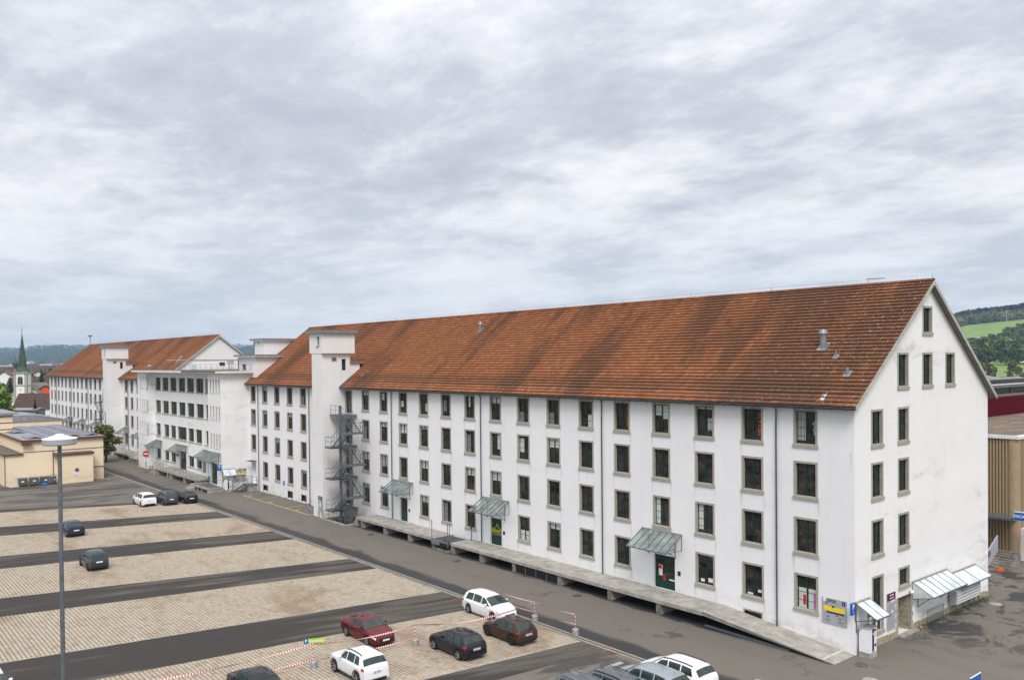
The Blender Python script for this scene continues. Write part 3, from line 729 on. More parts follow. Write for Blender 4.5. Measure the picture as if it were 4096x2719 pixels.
def fracs(ci,r):
    mt='offwhite'
    D={(4,1):[(0,.46,.62,1,mt),(.54,1,.5,1,mt)],(3,1):[(0,.46,.93,1,mt),(.54,1,.93,1,mt),(.62,1,.2,.62,'grey')],(1,4):[(.02,.46,.0,.62,mt),(.54,1,.0,.62,mt)],
       (9,4):[(0,1,0,.45,mt)],(8,4):[(0,1,0,.42,mt)],(14,1):[(.0,.5,.6,.95,mt)],(15,1):[(0,1,.8,1,mt)],(13,1):[(0,.46,.3,.6,mt)],(12,1):[(.5,1,.15,.55,mt)],
       (11,1):[(0,.46,.2,.75,'midgrey')],(10,1):[(.2,.46,.5,1,mt)],(14,3):[(0,1,.4,1,'grey')],(13,2):[(0,1,.55,1,mt)],(8,2):[(0,.46,.3,.9,mt)],(7,2):[(0,1,.65,1,mt)],(9,2):[(.54,1,.3,1,mt)],
       (3,3):[(.0,.3,.12,1,'offwhite')],(4,3):[(.0,.3,.05,1,'offwhite')],(6,1):[(.54,1,0,.5,mt)],(3,4):[(.1,.35,.06,.16,'white'),(.6,.95,.08,.24,'white')],(2,4):[(.08,.4,.02,.08,'white'),(.7,.95,.14,.24,'white')]}
    if (ci,r) in D: return D[(ci,r)]
    if ci==0 or ci>6:
        rr=random.random()
        if rr<.30: return [(0,1,.6+.3*random.random(),1,mt)]
        if rr<.44: return [(0,.46,0,.4+.5*random.random(),'midgrey')]
    return None
for ci,r,y,z in wins:
    o=add_window(nh,0,y,z,blind=fracs(ci,r),org=(0,0,0))
    if (ci,r) in ((2,1),(5,1)):
        put_text('META10',.42,'orange','-x',(.172,-1.36,-1.15),o,'window_lettering',math.pi/2)
    if (ci,r)==(1,1):
        mb=MB()
        for q in range(7): mb.box(.180,.186,-.24-q*.10,-.19-q*.10,-2.0,-.2)
        mb.build('blind','offwhite',o); put_text('winds',.4,'offwhite','-x',(.172,-1.36,-1.2),o,'window_lettering',math.pi/2)
    if (ci,r)==(1,4):
        MB().box(.172,.178,-.72,-.52,-2.0,-1.35).build('poster','red',o); MB().box(.172,.178,-1.45,-1.25,-2.1,-1.2).build('poster','pink',o)
for x,z,w,h in gw: add_window(nh,x,0,z,'y',w,h)
MB().box(2.2,3.4,.10,.15,.72,1.95).build('window_panel','white',nh)
for xx in (2.28,2.90): MB().box(xx,xx+.4,.085,.098,.95,1.8).build('window_light','pane',nh)
def opening_frame(x,ya,yb,z0,z1,name='basement_window'):
    mb=MB(); mb.box(-.025,.15,yb,yb+.1,z0,z1); mb.box(-.025,.15,ya-.1,ya,z0,z1); mb.box(-.025,.15,yb+.1,ya-.1,z1-.1,z1)
    o=mb.build(name,'stone',nh); MB().box(.15,.17,yb+.1,ya-.1,z0,z1-.1).build('pane','pane',o)
    MB().box(.12,.149,(ya+yb)/2-.03,(ya+yb)/2+.03,z0,z1-.1).build('sash','green',o)
for a,b,c,d in basem: opening_frame(0,a,b,c,d)
# doors
def door(par,x,ya,yb,z0,z1,mat='greend',lights=True,double=True,name='door'):
    d=MB().box(x,x+.05,yb,ya,z0,z1).build(name,mat,par)
    if lights:
        n=2 if double else 1; w=(ya-yb)/n
        for k in range(n):
            for i,(q0,q1) in enumerate(((.36,.60),(.64,.93))):
                z_0=z0+(z1-z0)*q0; z_1=z0+(z1-z0)*q1; MB().box(x-.008,x-.001,yb+k*w+.14,yb+(k+1)*w-.12,z_0,z_1).build('door_light','pane',d)
    MB().box(x-.06,x-.002,(ya+yb)/2-.06,(ya+yb)/2-.02,z0+1.0,z0+1.16).build('handle','chrome',d)
    return d
d1=door(nh,.17,15.85,13.85,1.035,3.55); d2=door(nh,.17,35.65,33.95,1.035,3.55,lights=False); d3=door(nh,.17,51.25,49.75,1.035,3.55,double=False)
MB().box(.155,.162,15.15,15.5,1.95,2.75).build('notice','white',d1); MB().box(.150,.1545,15.2,15.5,2.45,2.72).build('notice','red',d1); MB().box(.155,.162,14.85,15.1,1.65,2.1).build('notice','red',d1); MB().box(.155,.162,13.95,14.5,1.72,1.82).build('notice','white',d1)
MB().box(.160,.168,34.9,35.3,2.55,3.2).build('door_light','pane',d2)
put_text('MOUNT10',.34,'yellow','-x',(.160,34.80,2.32),d2,sx=.98,bold=.006); put_text('SWISS DATA BACKUP',.13,'grey','-x',(.160,34.80,1.98),d2,sx=1.)
mb=MB(); pts=[(35.3,2.55),(35.0,2.62),(34.85,2.95),(34.72,2.95),(34.6,2.65),(34.3,2.55)]
for a,b in zip(pts,pts[1:]): mb.bar((.158,a[0],a[1]),(.158,b[0],b[1]),.012,.04)
for a,b in (((35.55,2.12),(34.05,2.12)),((35.55,2.52),(35.3,2.52)),((35.55,2.12),(35.55,2.52)),((34.3,2.52),(34.05,2.52))): mb.bar((.158,a[0],a[1]),(.158,b[0],b[1]),.012,.03)
mb.build('emblem','yellow',d2)
for zt,zb in ((14.82,12.05),(11.51,8.5),(7.93,4.95),(4.33,1.36)):
    mb=MB(); mb.box(-.03,.16,61.30,61.44,zb,zt); mb.box(-.03,.16,62.90,63.04,zb,zt); mb.box(-.03,.16,61.44,62.90,zt-.15,zt); s_=mb.build('door_surround','stone',nh)
    door(nh,.14,62.88,61.45,zb,zt-.15,'greend')
door(nh,.40,90.35,89.1,.96,3.75,'white',False,False)
MB().box(-.85,.0,88.95,90.45,4.10,4.18).build('door_canopy','blackgloss',nh)
for y in (5.3,21.05,36.8,52.6): downpipe(nh,y,1.02 if y>9 else .35)
for y in (72.2,87.9): downpipe(nh,y,.05)
# plinth stones along the gable
x=1.35
while x<19.7:
    w=.55+random.random()*.7; w=min(w,19.8-x)
    if not(5.2<x+w/2<7.4): MB().box(x,x+w-.015,-.05-.01*random.random(),.02,0,.36+.10*random.random()).build('plinth_stone','plinth',nh)
    x+=w
# corner quoins of the gable doorway and its rough reveal stones
for k in range(8):
    z=.02+k*.31; e=.14 if k%2 else .02
    MB().box(5.25-e,5.45,-.025,.03,z,z+.295).build('quoin','stone',nh); MB().box(7.22,7.40+e,-.025,.03,z,z+.295).build('quoin','stone',nh)
for k in range(9):
    y=.04; z=.03+k*.27
    while y<1.38:
        w=.18+.2*random.random(); w=min(w,1.39-y); MB().box(7.205-.03*random.random(),7.30,y,y+w-.015,z,z+.25).build('reveal_stone','plinth',nh); y+=w
MB().box(5.45,7.22,1.30,1.38,.02,2.47).build('door','greend',nh)
MB().box(5.3,7.6,-.42,-.001,0,.10).build('step','concrete',nh)
# vents and pipes on the roof
base,sv,nv,rx,rz,_=nf
def onroof(x): return 15.42+(23.05-15.42)/9.92*x+.16
def pipe(par,x,y,r,h,cap,Y0=0):
    z=onroof(x); mb=MB(); mb.cyl((x,y,z-.1),(x,y,z+h),r,12)
    if cap: mb.cyl((x,y,z+h*.78),(x,y,z+h+.05),r*1.05,12,r2=r*1.05); mb.cyl((x,y,z+h),(x,y,z+h+.28),r*1.55,12,r2=r*1.1)
    o=mb.build('vent_pipe','metal',par,(0,-Y0,0)); q=MB(); e=r+.12; q.prism([(x-e,onroof(x-e)+.07),(x+e,onroof(x+e)+.07),(x+e,onroof(x+e)+.10),(x-e,onroof(x-e)+.10)],'y',y-e,y+e); q.build('flashing','metal',o)
pipe(nh,4.1,4.35,.22,.95,True); pipe(nh,3.2,2.94,.06,.5,False); pipe(nh,1.8,1.4,.11,.5,False); pipe(nh,7.4,46.4,.17,.7,True); pipe(nh,1.1,60.8,.06,.4,False)
for x,y in ((1.6,2.75),(4.1,1.9),(7,92-.8),(3,12.2)): MB().bar((x,y,onroof(x)),(x-.1,y,onroof(x)+.22),.03).build('roof_hook','chrome',nh)
mb=MB(); mb.prism([(-.35,onroof(-.35)+.03),(.35,onroof(.35)+.03),(.35,onroof(.35)+.07),(-.35,onroof(-.35)+.07)],'y',1.85,2.15); mb.build('roof_step','chrome',nh)
# lightning wire on the ridge
mb=MB(); ys=list(np.arange(4.2,90.5,7.9))
for y in ys: mb.cyl((9.92,y,23.3),(9.92,y,23.62),.018,5)
for a,b in zip(ys,ys[1:]): mb.cyl((9.92,a,23.6),(9.92,b,23.6),.008,4)
mb.bar((9.92,3.0,23.62),(9.92,4.3,23.66),.05); mb.cyl((9.92,-.3,23.3),(9.92,-.3,23.65),.012,5)
mb.build('lightning_wire','gutter',nh)

# ---- far hall
FY0,FY1=128.95,221.8
ecols=[219.9-3.93*k for k in range(13)]+[157.07-3.93*k for k in range(7)]
ff=[];fw=[]
fdoors={201.0-2.9,}
for y in ecols:
    for r,z in enumerate(T,1):
        ff.append(hole_of(y,z)); fw.append((y,z,r))
fh,_f=hall('factory_building','far white factory hall with red tiled roof beyond the flat roofed block',FY0,FY1,ff,PC,0,(),'wallg')
for y,z,r in fw:
    bl=None
    if random.random()<.2: bl=[(0,1,.6+.3*random.random(),1,'offwhite')]
    add_window(fh,0,y,z,blind=bl,org=(0,FY0,0))
for y in (213.2,197.5,181.8,150.7,166.4): downpipe(fh,y,.1,Y0=FY0)
MB().box(-.001+.5,19.3,-.10,-.001,18.55,18.70).build('gable_ledge','barge',fh)
q=MB(); q.prism([(4.6,18.72),(15.2,18.72),(9.92,22.75)],'y',-.05,-.002); q.build('gable_cladding','walltower',fh)
mb=MB(); mb.box(9.95,11.1,-.06,-.002,16.75,18.25); gd=mb.build('roof_door','white',fh); MB().box(10.0,11.05,-.075,-.061,17.5,18.2).build('door_light','pane',gd)
for x in (11.45,12.15): MB().box(x,x+.6,-.08,-.002,17.95,18.55).build('vent_grille','grey',fh)
q=MB(); q.prism([(3.3,onroof(3.3)+.05),(4.6,onroof(4.6)+.05),(4.6,onroof(4.6)+.35),(4.3,onroof(4.6)+.35)],'y',3.1,3.9); q.build('roof_window','metal',fh)
mb=MB(); ys=list(np.arange(3,92,7.9))
for y in ys: mb.cyl((9.92,y,23.3),(9.92,y,23.62),.02,5)
for a,b in zip(ys,ys[1:]): mb.cyl((9.92,a,23.6),(9.92,b,23.6),.01,4)
mb.build('lightning_wire','gutter',fh)
sr_=thing('siren','dark mushroom shaped siren on a mast above the far roof end','siren',(9.9,221.5,22.6))
MB().cyl((0,0,0),(0,0,3.0),.07,8).build('mast','gutter',sr_); MB().lathe((0,0,3.0),[(0,.25),(.45,.2),(.62,.02),(.6,-.06),(.2,-.1),(.12,-.35)],16).build('horn','gutter',sr_)

# ---------------------------------------------------------------- stair towers
def tower(par,Yn,Y0,mat='walltower',win=True):
    y0,y1=Yn-Y0,Yn+2.45-Y0
    mb=MB()
    hl=[] ; 
    wall_sheet(mb,'x',-2.95,y0,y1,-.05,19.1,[],.2,-1)
    hs=[(-.33,.21,17.07,18.41),(-1.63,-.99,18.16,18.59,.08)]
    wall_sheet(mb,'y',y0,-2.95,.75,-.05,19.1,hs,.2,-1)
    wall_sheet(mb,'y',y1,-2.95,.75,-.05,19.1,[],.2,1); wall_sheet(mb,'x',.75,y0,y1,15,19.1,[],.2,1)
    t=mb.build('stair_tower',mat,par)
    mb=MB(); a,b=y0-.45,y1+.45
    wall_sheet(mb,'x',-3.0,a,b,19.08,21.42,[(a+.85,a+1.5,19.95,21.02)],.25,-1); wall_sheet(mb,'y',a,-3.0,1.15,19.08,21.42,[],.2,-1)
    wall_sheet(mb,'y',b,-3.0,1.15,19.08,21.42,[],.2,1); wall_sheet(mb,'x',1.15,a,b,19.08,21.42,[],.2,1); mb.quad((-3,a,19.08),(-3,b,19.08),(1.15,b,19.08),(1.15,a,19.08))
    mb.build('tower_head',mat,t)
    MB().box(-3.35,1.5,a-.4,b+.4,21.42,21.74).build('tower_roof','metal',t)
    MB().box(-2.76,-2.72,a+.85,a+1.5,19.95,21.02).build('window','pane',t); MB().box(-3.1,-2.9,a+.78,a+1.57,19.86,19.95).build('sill','stone',t)
    w=MB().box(-.33,.21,y0+.16,y0+.18,17.07,18.41).build('window','pane',t)
    mb=MB()
    for z in (17.07,17.38,17.72,18.06,18.37): mb.box(-.33,.21,y0+.10,y0+.158,z,z+.03)
    mb.box(-.33,-.29,y0+.10,y0+.158,17.07,18.41); mb.box(.17,.21,y0+.10,y0+.158,17.07,18.41); mb.build('window_grille','steel',t)
    mb=MB()
    for k in range(5): mb.box(-1.63,-.99,y0+.02,y0+.07,18.18+k*.085,18.22+k*.085)
    mb.box(-1.66,-.96,y0-.02,y0+.02,18.13,18.17); mb.build('vent_grille','stone',t)
    # dormer joining the roof
    q=MB(); q.box(.76,2.1,y0+.1,y1+.1,16.2,17.95); q.build('dormer','walltower',t); MB().box(.70,2.65,y0-.15,y1+.35,17.95,18.12).build('dormer_roof','metal',t)
    # flashing strip along the tile cut
    mb=MB(); 
    for yy in (y0-.06,): 
        q=[(-.75,onroof(-.75)+.0),(.78,onroof(.78)+.0),(.78,onroof(.78)+.22),(-.75,onroof(-.75)+.22)]; mb.prism(q,'y',yy-.22,yy+.05)
    mb.build('flashing','metal',t)
    return t
tw1=tower(nh,63.1,0); tw2=tower(fh,155.05,FY0)
q=MB(); prof=[(0.55*math.cos(a),1.25*math.sin(a)) for a in [math.pi*.45+i*math.pi*1.15/10 for i in range(11)]]
pl=[(a,b) for a,b in prof]+[(a*.45+.1,b*.62) for a,b in prof[::-1]]
q.prism(pl,'x',-.03,0); e=q.build('mural','navy',None,(-2.955,156.4,7.3)); tag(e,'dark blue curved wall emblem on the far stair tower','wall emblem')

# ---------------------------------------------------------------- flat roofed block between the halls
mr=thing('office_block','white flat roofed office block with wide green windows between the two halls','building',(-4.1,91.2,0))
o_=(-4.1,91.2,0)
def mid(mb,name,mat,par=None): return mb.build(name,mat,par or mr,(4.1,-91.2,0))
XM,XF=-2.7,-4.1; ZT=16.62
r12=[122.1,118.05,114.05,110.0,106.0,101.95]; 
mw=[]
for zt,zb in ((15.72,13.55),(11.82,9.70)):
    for r in r12: mw.append((r,r+3.2,zb,zt))
    mw.append((97.8,101.15,zb,zt))
for a,b in ((122.4,125.2-.4),(118.05,120.7),(114.7,117.35),(109.65,114.0),(106.3,109.0),(102.85,105.65),(97.8,101.3)): mw.append((a,b,5.8,7.88))
mw=[(a,min(b,124.9),c,d) for a,b,c,d in mw]
for a,b in ((122.4,124.85),(118.2,120.6),(114.9,117.5),(106.4,109.0),(102.98,105.6)): mw.append((a,b,1.86,3.55))
mdoor=[(109.9,113.3,1.05,4.0,.35),(98.4,100.6,1.05,3.6,.3)]
mb=MB(); wall_sheet(mb,'x',XM,96.25,125.0,-.05,ZT,[(*w,.30) for w in mw]+mdoor,.3,-1)
slN=[95.5,94.38,93.29,92.2]; slF=[129.0,127.9,126.8,125.75]
hN=[(y-.5,y,c,d,.17) for y in slN for c,d in ((13.76,15.74),(9.93,11.87),(5.93,7.97))]
hF=[(y-.5,y,c,d,.17) for y in slF for c,d in ((13.78,15.75),(9.84,11.89),(5.93,8.02),(2.2,4.14))]
wall_sheet(mb,'x',XF,91.2,96.25,-.05,ZT,hN+[(93.0,95.55,.72,3.75,.3)],.3,-1)
wall_sheet(mb,'x',XF,125.0+.4,130.2,-.05,ZT,hF,.3,-1)
wall_sheet(mb,'y',91.2,XF,12,-.05,ZT,[],.3,-1); wall_sheet(mb,'y',130.2,XF,0,-.05,ZT,[],.3,1)
mb.quad((XF,96.25,0),(XM,96.25,0),(XM,96.25,ZT),(XF,96.25,ZT))
# quarter-round return at the far end
n=8; cx_,cy2=XF,124.0
prev=(XM,125.0-.001)
arc=[(XM-1.4*(1-math.cos(t)),124.999+ .4*math.sin(t)) for t in [i*math.pi/2/n for i in range(n+1)]]
for a,b in zip(arc,arc[1:]): mb.quad((b[0],b[1],0),(a[0],a[1],0),(a[0],a[1],ZT),(b[0],b[1],ZT))
mid(mb,'wall','wallg')
mid(MB().box(XM+.5,11.5,91.6,129.8,.1,16.4),'interior','midgrey')
for (a,b,c,d) in mw:
    X=XM+.22; s=MB(); f=.07
    s.box(X,X+.06,a,a+f,c,d); s.box(X,X+.06,b-f,b,c,d); s.box(X,X+.06,a+f,b-f,c,c+f); s.box(X,X+.06,a+f,b-f,d-f,d)
    nlt=max(2,round((b-a)/.8))
    for k in range(1,nlt): y=a+(b-a)*k/nlt; s.box(X+.002,X+.06,y-.03,y+.03,c+f,d-f)
    for k in range(1,3 if d-c>2 else 2): z=c+(d-c)*k/3; s.box(X+.012,X+.055,a+f,b-f,z-.014,z+.014)
    w=mid(s,'window','green'); MB().box(X+.045,X+.075,a+.02,b-.02,c+.02,d-.02).build('pane','pane2',w)
    MB().box(XM-.10,X,a-.08,b+.08,c-.13,c-.002).build('sill','stone',w)
for hs,X in ((hN,XF),(hF,XF)):
    for a,b,c,d,_ in hs:
        w=mid(MB().box(X+.13,X+.168,a,b,c,d),'slit_window','pane2'); MB().box(X-.05,X+.05,a-.03,b+.03,c-.08,c-.002).build('sill','stone',w)
def mdoorf(X,a,b,c,d):
    dd=mid(MB().box(X,X+.06,a,b,c,d),'door','greend')
    n=3
    for k in range(n):
        y0=a+(b-a)*k/n+.1; y1=a+(b-a)*(k+1)/n-.1; MB().box(X-.006,X-.001,y0,y1,c+(d-c)*.4,d-.2).build('door_light','pane2',dd)
    MB().box(X-.07,X-.007,(a+b)/2-.02,(a+b)/2+.02,c+.95,c+1.2).build('handle','chrome',dd)
mdoorf(XM+.25,109.9,113.3,1.05,4.0); mdoorf(XM+.22,98.4,100.6,1.05,3.6); mdoorf(XF+.25,93.0,95.55,.72,3.75)
mid(MB().box(XM-.04,XM-.002,101.3,102.5,1.5,3.3),'wall_panel','midgrey')
# roof slab: overhanging thin edge, white towards the far end
mid(MB().box(-4.95,.35,90.35,131.0,ZT,16.90),'roof_slab','whiteslab'); mid(MB().box(.35,12.2,91.0,128.8,ZT,16.88),'roof_slab','whiteslab')
mid(MB().box(-4.75,12,90.6,128.8,16.901,16.93),'roof_gravel','moss')
mid(MB().box(-4.99,-4.951,91,105,16.70,16.93),'edge_flashing','steeld'); 
mb=MB(); ys=np.arange(91.0,128.5,2.35)
for y in ys: mb.cyl((-2,float(y),16.93),(-2,float(y),17.85),.022,5)
for z in (17.85,17.40): mb.cyl((-2,91,z),(-2,128.0,z),.02,5)
for x in (-1.0,.2,1.5): mb.cyl((x,91.0,16.9),(x,91.0,17.85),.022,5)
mb.cyl((-2,91,17.85),(1.6,91,17.85),.02,5)
mid(mb,'roof_railing','steel')
mid(MB().lathe((-2.6,128.2,16.9),[(.18,0),(.18,.55),(.42,.62),(.36,.85),(.1,.98),(0,.99)],14),'roof_vent','metal')
for y in (110.7,95.4):
    mb=MB()
    for dx,dy in ((-.25,-.3),(.25,-.3),(-.25,.3),(.25,.3)): mb.box(-1+dx-.02,-1+dx+.02,y+dy-.02,y+dy+.02,16.93,17.75)
    for z in (17.1,17.4,17.7): mb.box(-1.27,-.73,y-.32,y+.32,z,z+.04)
    mid(mb,'equipment_rack','steel')
mb=MB(); mb.box(2.6,3.5,99.6,100.6,16.93,17.7); ac=mid(mb,'air_conditioner','grey'); MB().lathe((2.59,100.1,17.3),[(0,0),(.27,0),(.27,-.012)],14,axis='x').build('fan','blackgloss',ac)
# penthouses
mb=MB(); wall_sheet(mb,'x',.35,89.5,96.0,15.9,18.88,[(93.1,94.5,16.98,17.88)],.25,-1); wall_sheet(mb,'y',89.5,.35,6,15.9,18.88,[],.2,-1); wall_sheet(mb,'y',96.0,.35,6,15.9,18.88,[],.2,1)
ph=mid(mb,'penthouse','walltower'); MB().box(.53,.56,93.1,94.5,16.98,17.88).build('window','pane2',ph)
MB().box(-.15,6.2,88.9,96.3,18.88,19.08).build('roof_slab','whiteslab',ph); MB().box(-.22,6.3,88.8,96.4,19.081,19.22).build('roof_edge','metal',ph)
MB().cyl((.26,95.7,16.9),(.26,95.7,18.5),.06,8).build('downpipe','gutter',ph)
mb=MB(); wall_sheet(mb,'x',2.75,92.2,95.85,19.2,21.28,[],.2,-1); wall_sheet(mb,'y',92.2,2.75,9,19.2,21.28,[],.2,-1); wall_sheet(mb,'y',95.85,2.75,9,19.2,21.28,[],.2,1)
ph2=mid(mb,'penthouse','walltower'); MB().box(2.35,9.2,91.8,96.2,21.28,21.42).build('roof_slab','walltower',ph2); MB().box(2.28,9.3,91.7,96.3,21.421,21.6).build('roof_edge','metal',ph2)
MB().cyl((2.66,95.6,19.2),(2.66,95.6,21.2),.06,8).build('downpipe','gutter',ph2); MB().box(2.70,2.76,93.9,94.1,20.9,21.2).build('vent_hole','black',ph2)

# ---------------------------------------------------------------- glass canopies
def canopy(x,ya,yb,z=5.32,out=1.9,drop=1.12,label='',n=None,face='x',mat='canopyglass',side=False):
    """ya far end, yb near end along the wall"""
    w=abs(ya-yb); n=n or max(3,round(w/.63)); c=thing('glass_canopy',label,'canopy',(x,min(ya,yb),z) if face=='x' else (min(ya,yb),x,z))
    def bd(mb,nm,mt,par=c):
        if face=='y': mb.v=[(v_,u_,z_) for u_,v_,z_ in mb.v]; mb.f=[f[::-1] for f in mb.f]
        return mb.build(nm,mt,par)
    bd(MB().box(-.10,-.005,-.05,w+.05,-.02,.06),'wall_rail','stone' if face=='x' else 'stone')
    for k in range(n+1):
        y=w*k/n; bd(MB().bar((-.05,y,0),(-out,y,-drop),.05 if face=='x' else .03,.05 if face=='x' else .03),'glazing_bar','steel' if face=='x' else 'metal')
    bd(MB().bar((-out,-.03,-drop),(-out,w+.03,-drop),.05,.07),'front_rail','steel')
    for k in range(n):
        y0,y1=w*k/n+.026,w*(k+1)/n-.026; q=MB(); e=.006
        q.add([(-.1,y0,-.06),(-.1,y1,-.06),(-out+.03,y1,-drop+.02-.02),(-out+.03,y0,-drop),(-.1,y0,-.06+e),(-.1,y1,-.06+e),(-out+.03,y1,-drop+e),(-out+.03,y0,-drop+e)],[(0,1,2,3),(7,6,5,4),(0,4,5,1),(1,5,6,2),(2,6,7,3),(3,7,4,0)])
        bd(q,'glass_pane',mat)
    for y in (w*.16,w-w*.16) if w>2.5 else (.1,w-.1):
        b=MB(); b.bar((-.02,y,-1.85),(-.02,y,-.05),.05); b.bar((-.03,y,-1.15),(-out,y,-drop),.045); b.bar((-.03,y,-1.8),(-out*.55,y,-1.13),.045); bd(b,'bracket','steel')
    for y in (0,w):
        b=MB(); b.bar((-.02,y,-1.15),(-.02,y,-.02),.04); b.bar((-.03,y,-1.15),(-out,y,-drop-.01),.04); bd(b,'side_frame','steel')
    if side:
        q=MB(); q.add([(-.05,.01,-.05),(-.05,.01,-1.1),(-out,.01,-drop)],[(0,1,2)]); bd(q,'side_glass',mat)
    return c
canopy(0,16.9,13.2,label='glass canopy over the green double door nearest the gable')
canopy(0,36.6,32.85,label='glass canopy over the green door with the yellow lettering')
canopy(0,52.4,48.65,label='glass canopy over the plain green door next to the fire stairs')
canopy(-2.7,125.9,121.75,4.99,1.75,1.0,'glass canopy at the left end of the office block by the no entry sign')
canopy(-2.7,114.5,109.35,4.99,1.75,1.0,'middle glass canopy of the office block above its wide green door')
canopy(-2.7,102.1,97.2,4.99,1.75,1.0,'glass canopy of the office block half hidden behind the one at its corner')
canopy(-4.1,96.1,91.6,5.32,1.8,1.1,'glass canopy at the near corner of the office block above the blue P sign')
canopy(0,153.9,151.0,5.35,2.0,1.1,'glass canopy on the far hall beside the bushy tree')
canopy(0,144.3,139.9,5.0,1.7,.9,'glass canopy on the far hall partly hidden by the office block corner')
canopy(0,200.8,197.0,5.4,2.0,1.1,'leftmost of the three small glass canopies on the far hall')
canopy(0,188.5,184.6,5.4,2.0,1.1,'middle of the three small glass canopies on the far hall')
canopy(0,176.5,172.6,5.4,2.0,1.1,'glass canopy on the far hall right beside its fire stairs')
canopy(0,7.41,12.5,3.18,1.45,.78,'pale glass canopy on the gable wall above the crowd barrier',6,'y','canopymilk',True)
canopy(0,13.1,17.3,2.75,1.25,.62,'white glass canopy above the letter boxes at the gable',2,'y','canopymilk')
canopy(0,-.02,1.65,3.22,1.38,.76,'small glass canopy at the building corner above the ticket machine',2,'y','canopymilk')
# ================================================================ loading docks
dk=thing('loading_dock','long concrete loading dock with ramp in front of the near white hall','loading dock',(0,0,0))
def slab(par,x0,x1,y0,y1,z,th=.26,name='deck',mat='concrete'): return MB().box(x0,x1,y0,y1,z-th,z).build(name,mat,par)
cuts=[9.5,13.5,18.2,23.7,29.4,34.0,38.56]
for a,b in zip(cuts,cuts[1:]): slab(dk,-2.5,-.002,a+.006,b-.006,1.03)
for a,b in ((41.42,45.8),(45.8,50.5),(50.5,56.3)): slab(dk,-2.5,-.002,a+.006,b-.006,1.03)
for y in (13.4,18.16,23.69,29.41,33.98,38.4,41.55,45.78,50.48,55.2):
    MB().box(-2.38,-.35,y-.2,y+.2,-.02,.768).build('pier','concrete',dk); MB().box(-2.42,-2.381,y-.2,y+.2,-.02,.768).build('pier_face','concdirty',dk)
mb=MB(); mb.box(-.34,-.18,9.6,56.2,0,.765); mb.build('back_wall','black',dk)  # wall coloured black to paint in the shade below the deck
q=MB(); q.prism([(0.02,0.0),(9.49,.77),(9.49,1.03),(.02,.03)],'x',-2.42,-.002); q.build('ramp','concrete',dk)
MB().prism([(5.2,.0),(9.4,.0),(9.4,.765),(5.2,.41)],'x',-.5,-.3).build('ramp_wall','concdirty',dk)
q=MB(); q.prism([(0.1,.09-.06),(9.5,1.03-.0),(9.5,1.07),(.1,.10)],'x',-2.5,-2.421); q.build('ramp_kerb','concrete',dk)
MB().bar((-2.33,9.4,.12),(-2.33,3.0,.06),.12,.12).build('ramp_beam','steeld',dk)
q=MB().add([(-2.25,.75,.108),(-.02,.75,.108),(-.02,.95,.128),(-2.25,.95,.128)],[(0,1,2,3)]); q.build('ramp_stripe','roadwhite',dk)
# lift table
lf=thing('lift_table','steel dock lift with black plate and striped edge set in the loading dock','lift table',(-2.4,40.0,.9))
MB().box(-.25,2.0,-1.38,1.38,.02,.09).build('plate','blackgloss',lf); MB().box(-.33,-.251,-1.38,1.38,-.32,.085).build('apron','metal',lf)
for k in range(6): MB().prism([(-.2-k*.18,-.28),(-.11-k*.18,-.28),(-.05-k*.18,-.03),(-.14-k*.18,-.03)],'x',-.345,-.331).build('hazard_stripe','white' if 1 else '',lf)
MB().box(-.35,-.331,-1.3,.0-.02,-.30,-.02).build('stripe_field','black',lf)
MB().box(-.2,1.9,-1.3,1.3,-.88,-.70).build('base','concdirty',lf)
for i,y in enumerate((1.3,-1.3)):
    mb=MB(); mb.cyl((-.3,y,-.3),(-.3,y,1.95),.035,8); mb.build('mast','greyteal',lf)
MB().cyl((-.12,-1.36,0),(-.12,-1.36,1.95),.035,8).build('mast','greyteal',lf)
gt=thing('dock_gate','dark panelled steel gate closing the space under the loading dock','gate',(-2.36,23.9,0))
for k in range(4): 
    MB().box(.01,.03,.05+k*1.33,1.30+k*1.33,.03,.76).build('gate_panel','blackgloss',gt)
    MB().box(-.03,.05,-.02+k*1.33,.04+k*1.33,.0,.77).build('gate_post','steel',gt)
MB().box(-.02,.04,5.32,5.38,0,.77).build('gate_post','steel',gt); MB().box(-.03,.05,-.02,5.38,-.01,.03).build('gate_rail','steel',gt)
cp_=thing('control_post','thin grey post with control box on the dock right of the lift','control post',(-.5,37.9,1.03))
MB().box(-.03,.03,-.03,.03,0,1.15).build('post','steel',cp_); MB().box(-.08,.06,-.1,.1,1.15,1.35).build('control_box','steeld',cp_)
for y,l in ((49.3,'right'),(51.5,'left')): pass
for x,y,z,lb in ((-.08,13.45,2.45,'small dark door plate right of the green door nearest the gable'),(-.08,33.6,2.35,'small dark door plate right of the green door with the yellow lettering'),(-.08,49.4,2.35,'small dark intercom plate right of the plain green door by the fire stairs')):
    o=thing('door_plate',lb,'sign',(x+.05,y,z)); MB().box(0,.045,-.13,.13,-.16,.16).build('plate','maroonp',o)
def railing(par,pts,h=1.0,posts=1.5,name='handrail',mat='steel',r=.022,mid=True):
    mb=MB()
    for a,b in zip(pts,pts[1:]):
        a=Vector(a);b=Vector(b); L=(b-a).length; n=max(1,round(L/posts))
        for k in range(n+1): p=a.lerp(b,k/n); mb.cyl(p,p+Vector((0,0,h)),r,5)
        u=Vector((0,0,h)); mb.cyl(a+u,b+u,r*1.15,5)
        if mid: u=Vector((0,0,h*.52)); mb.cyl(a+u,b+u,r*.8,5)
    return mb.build(name,mat,par)
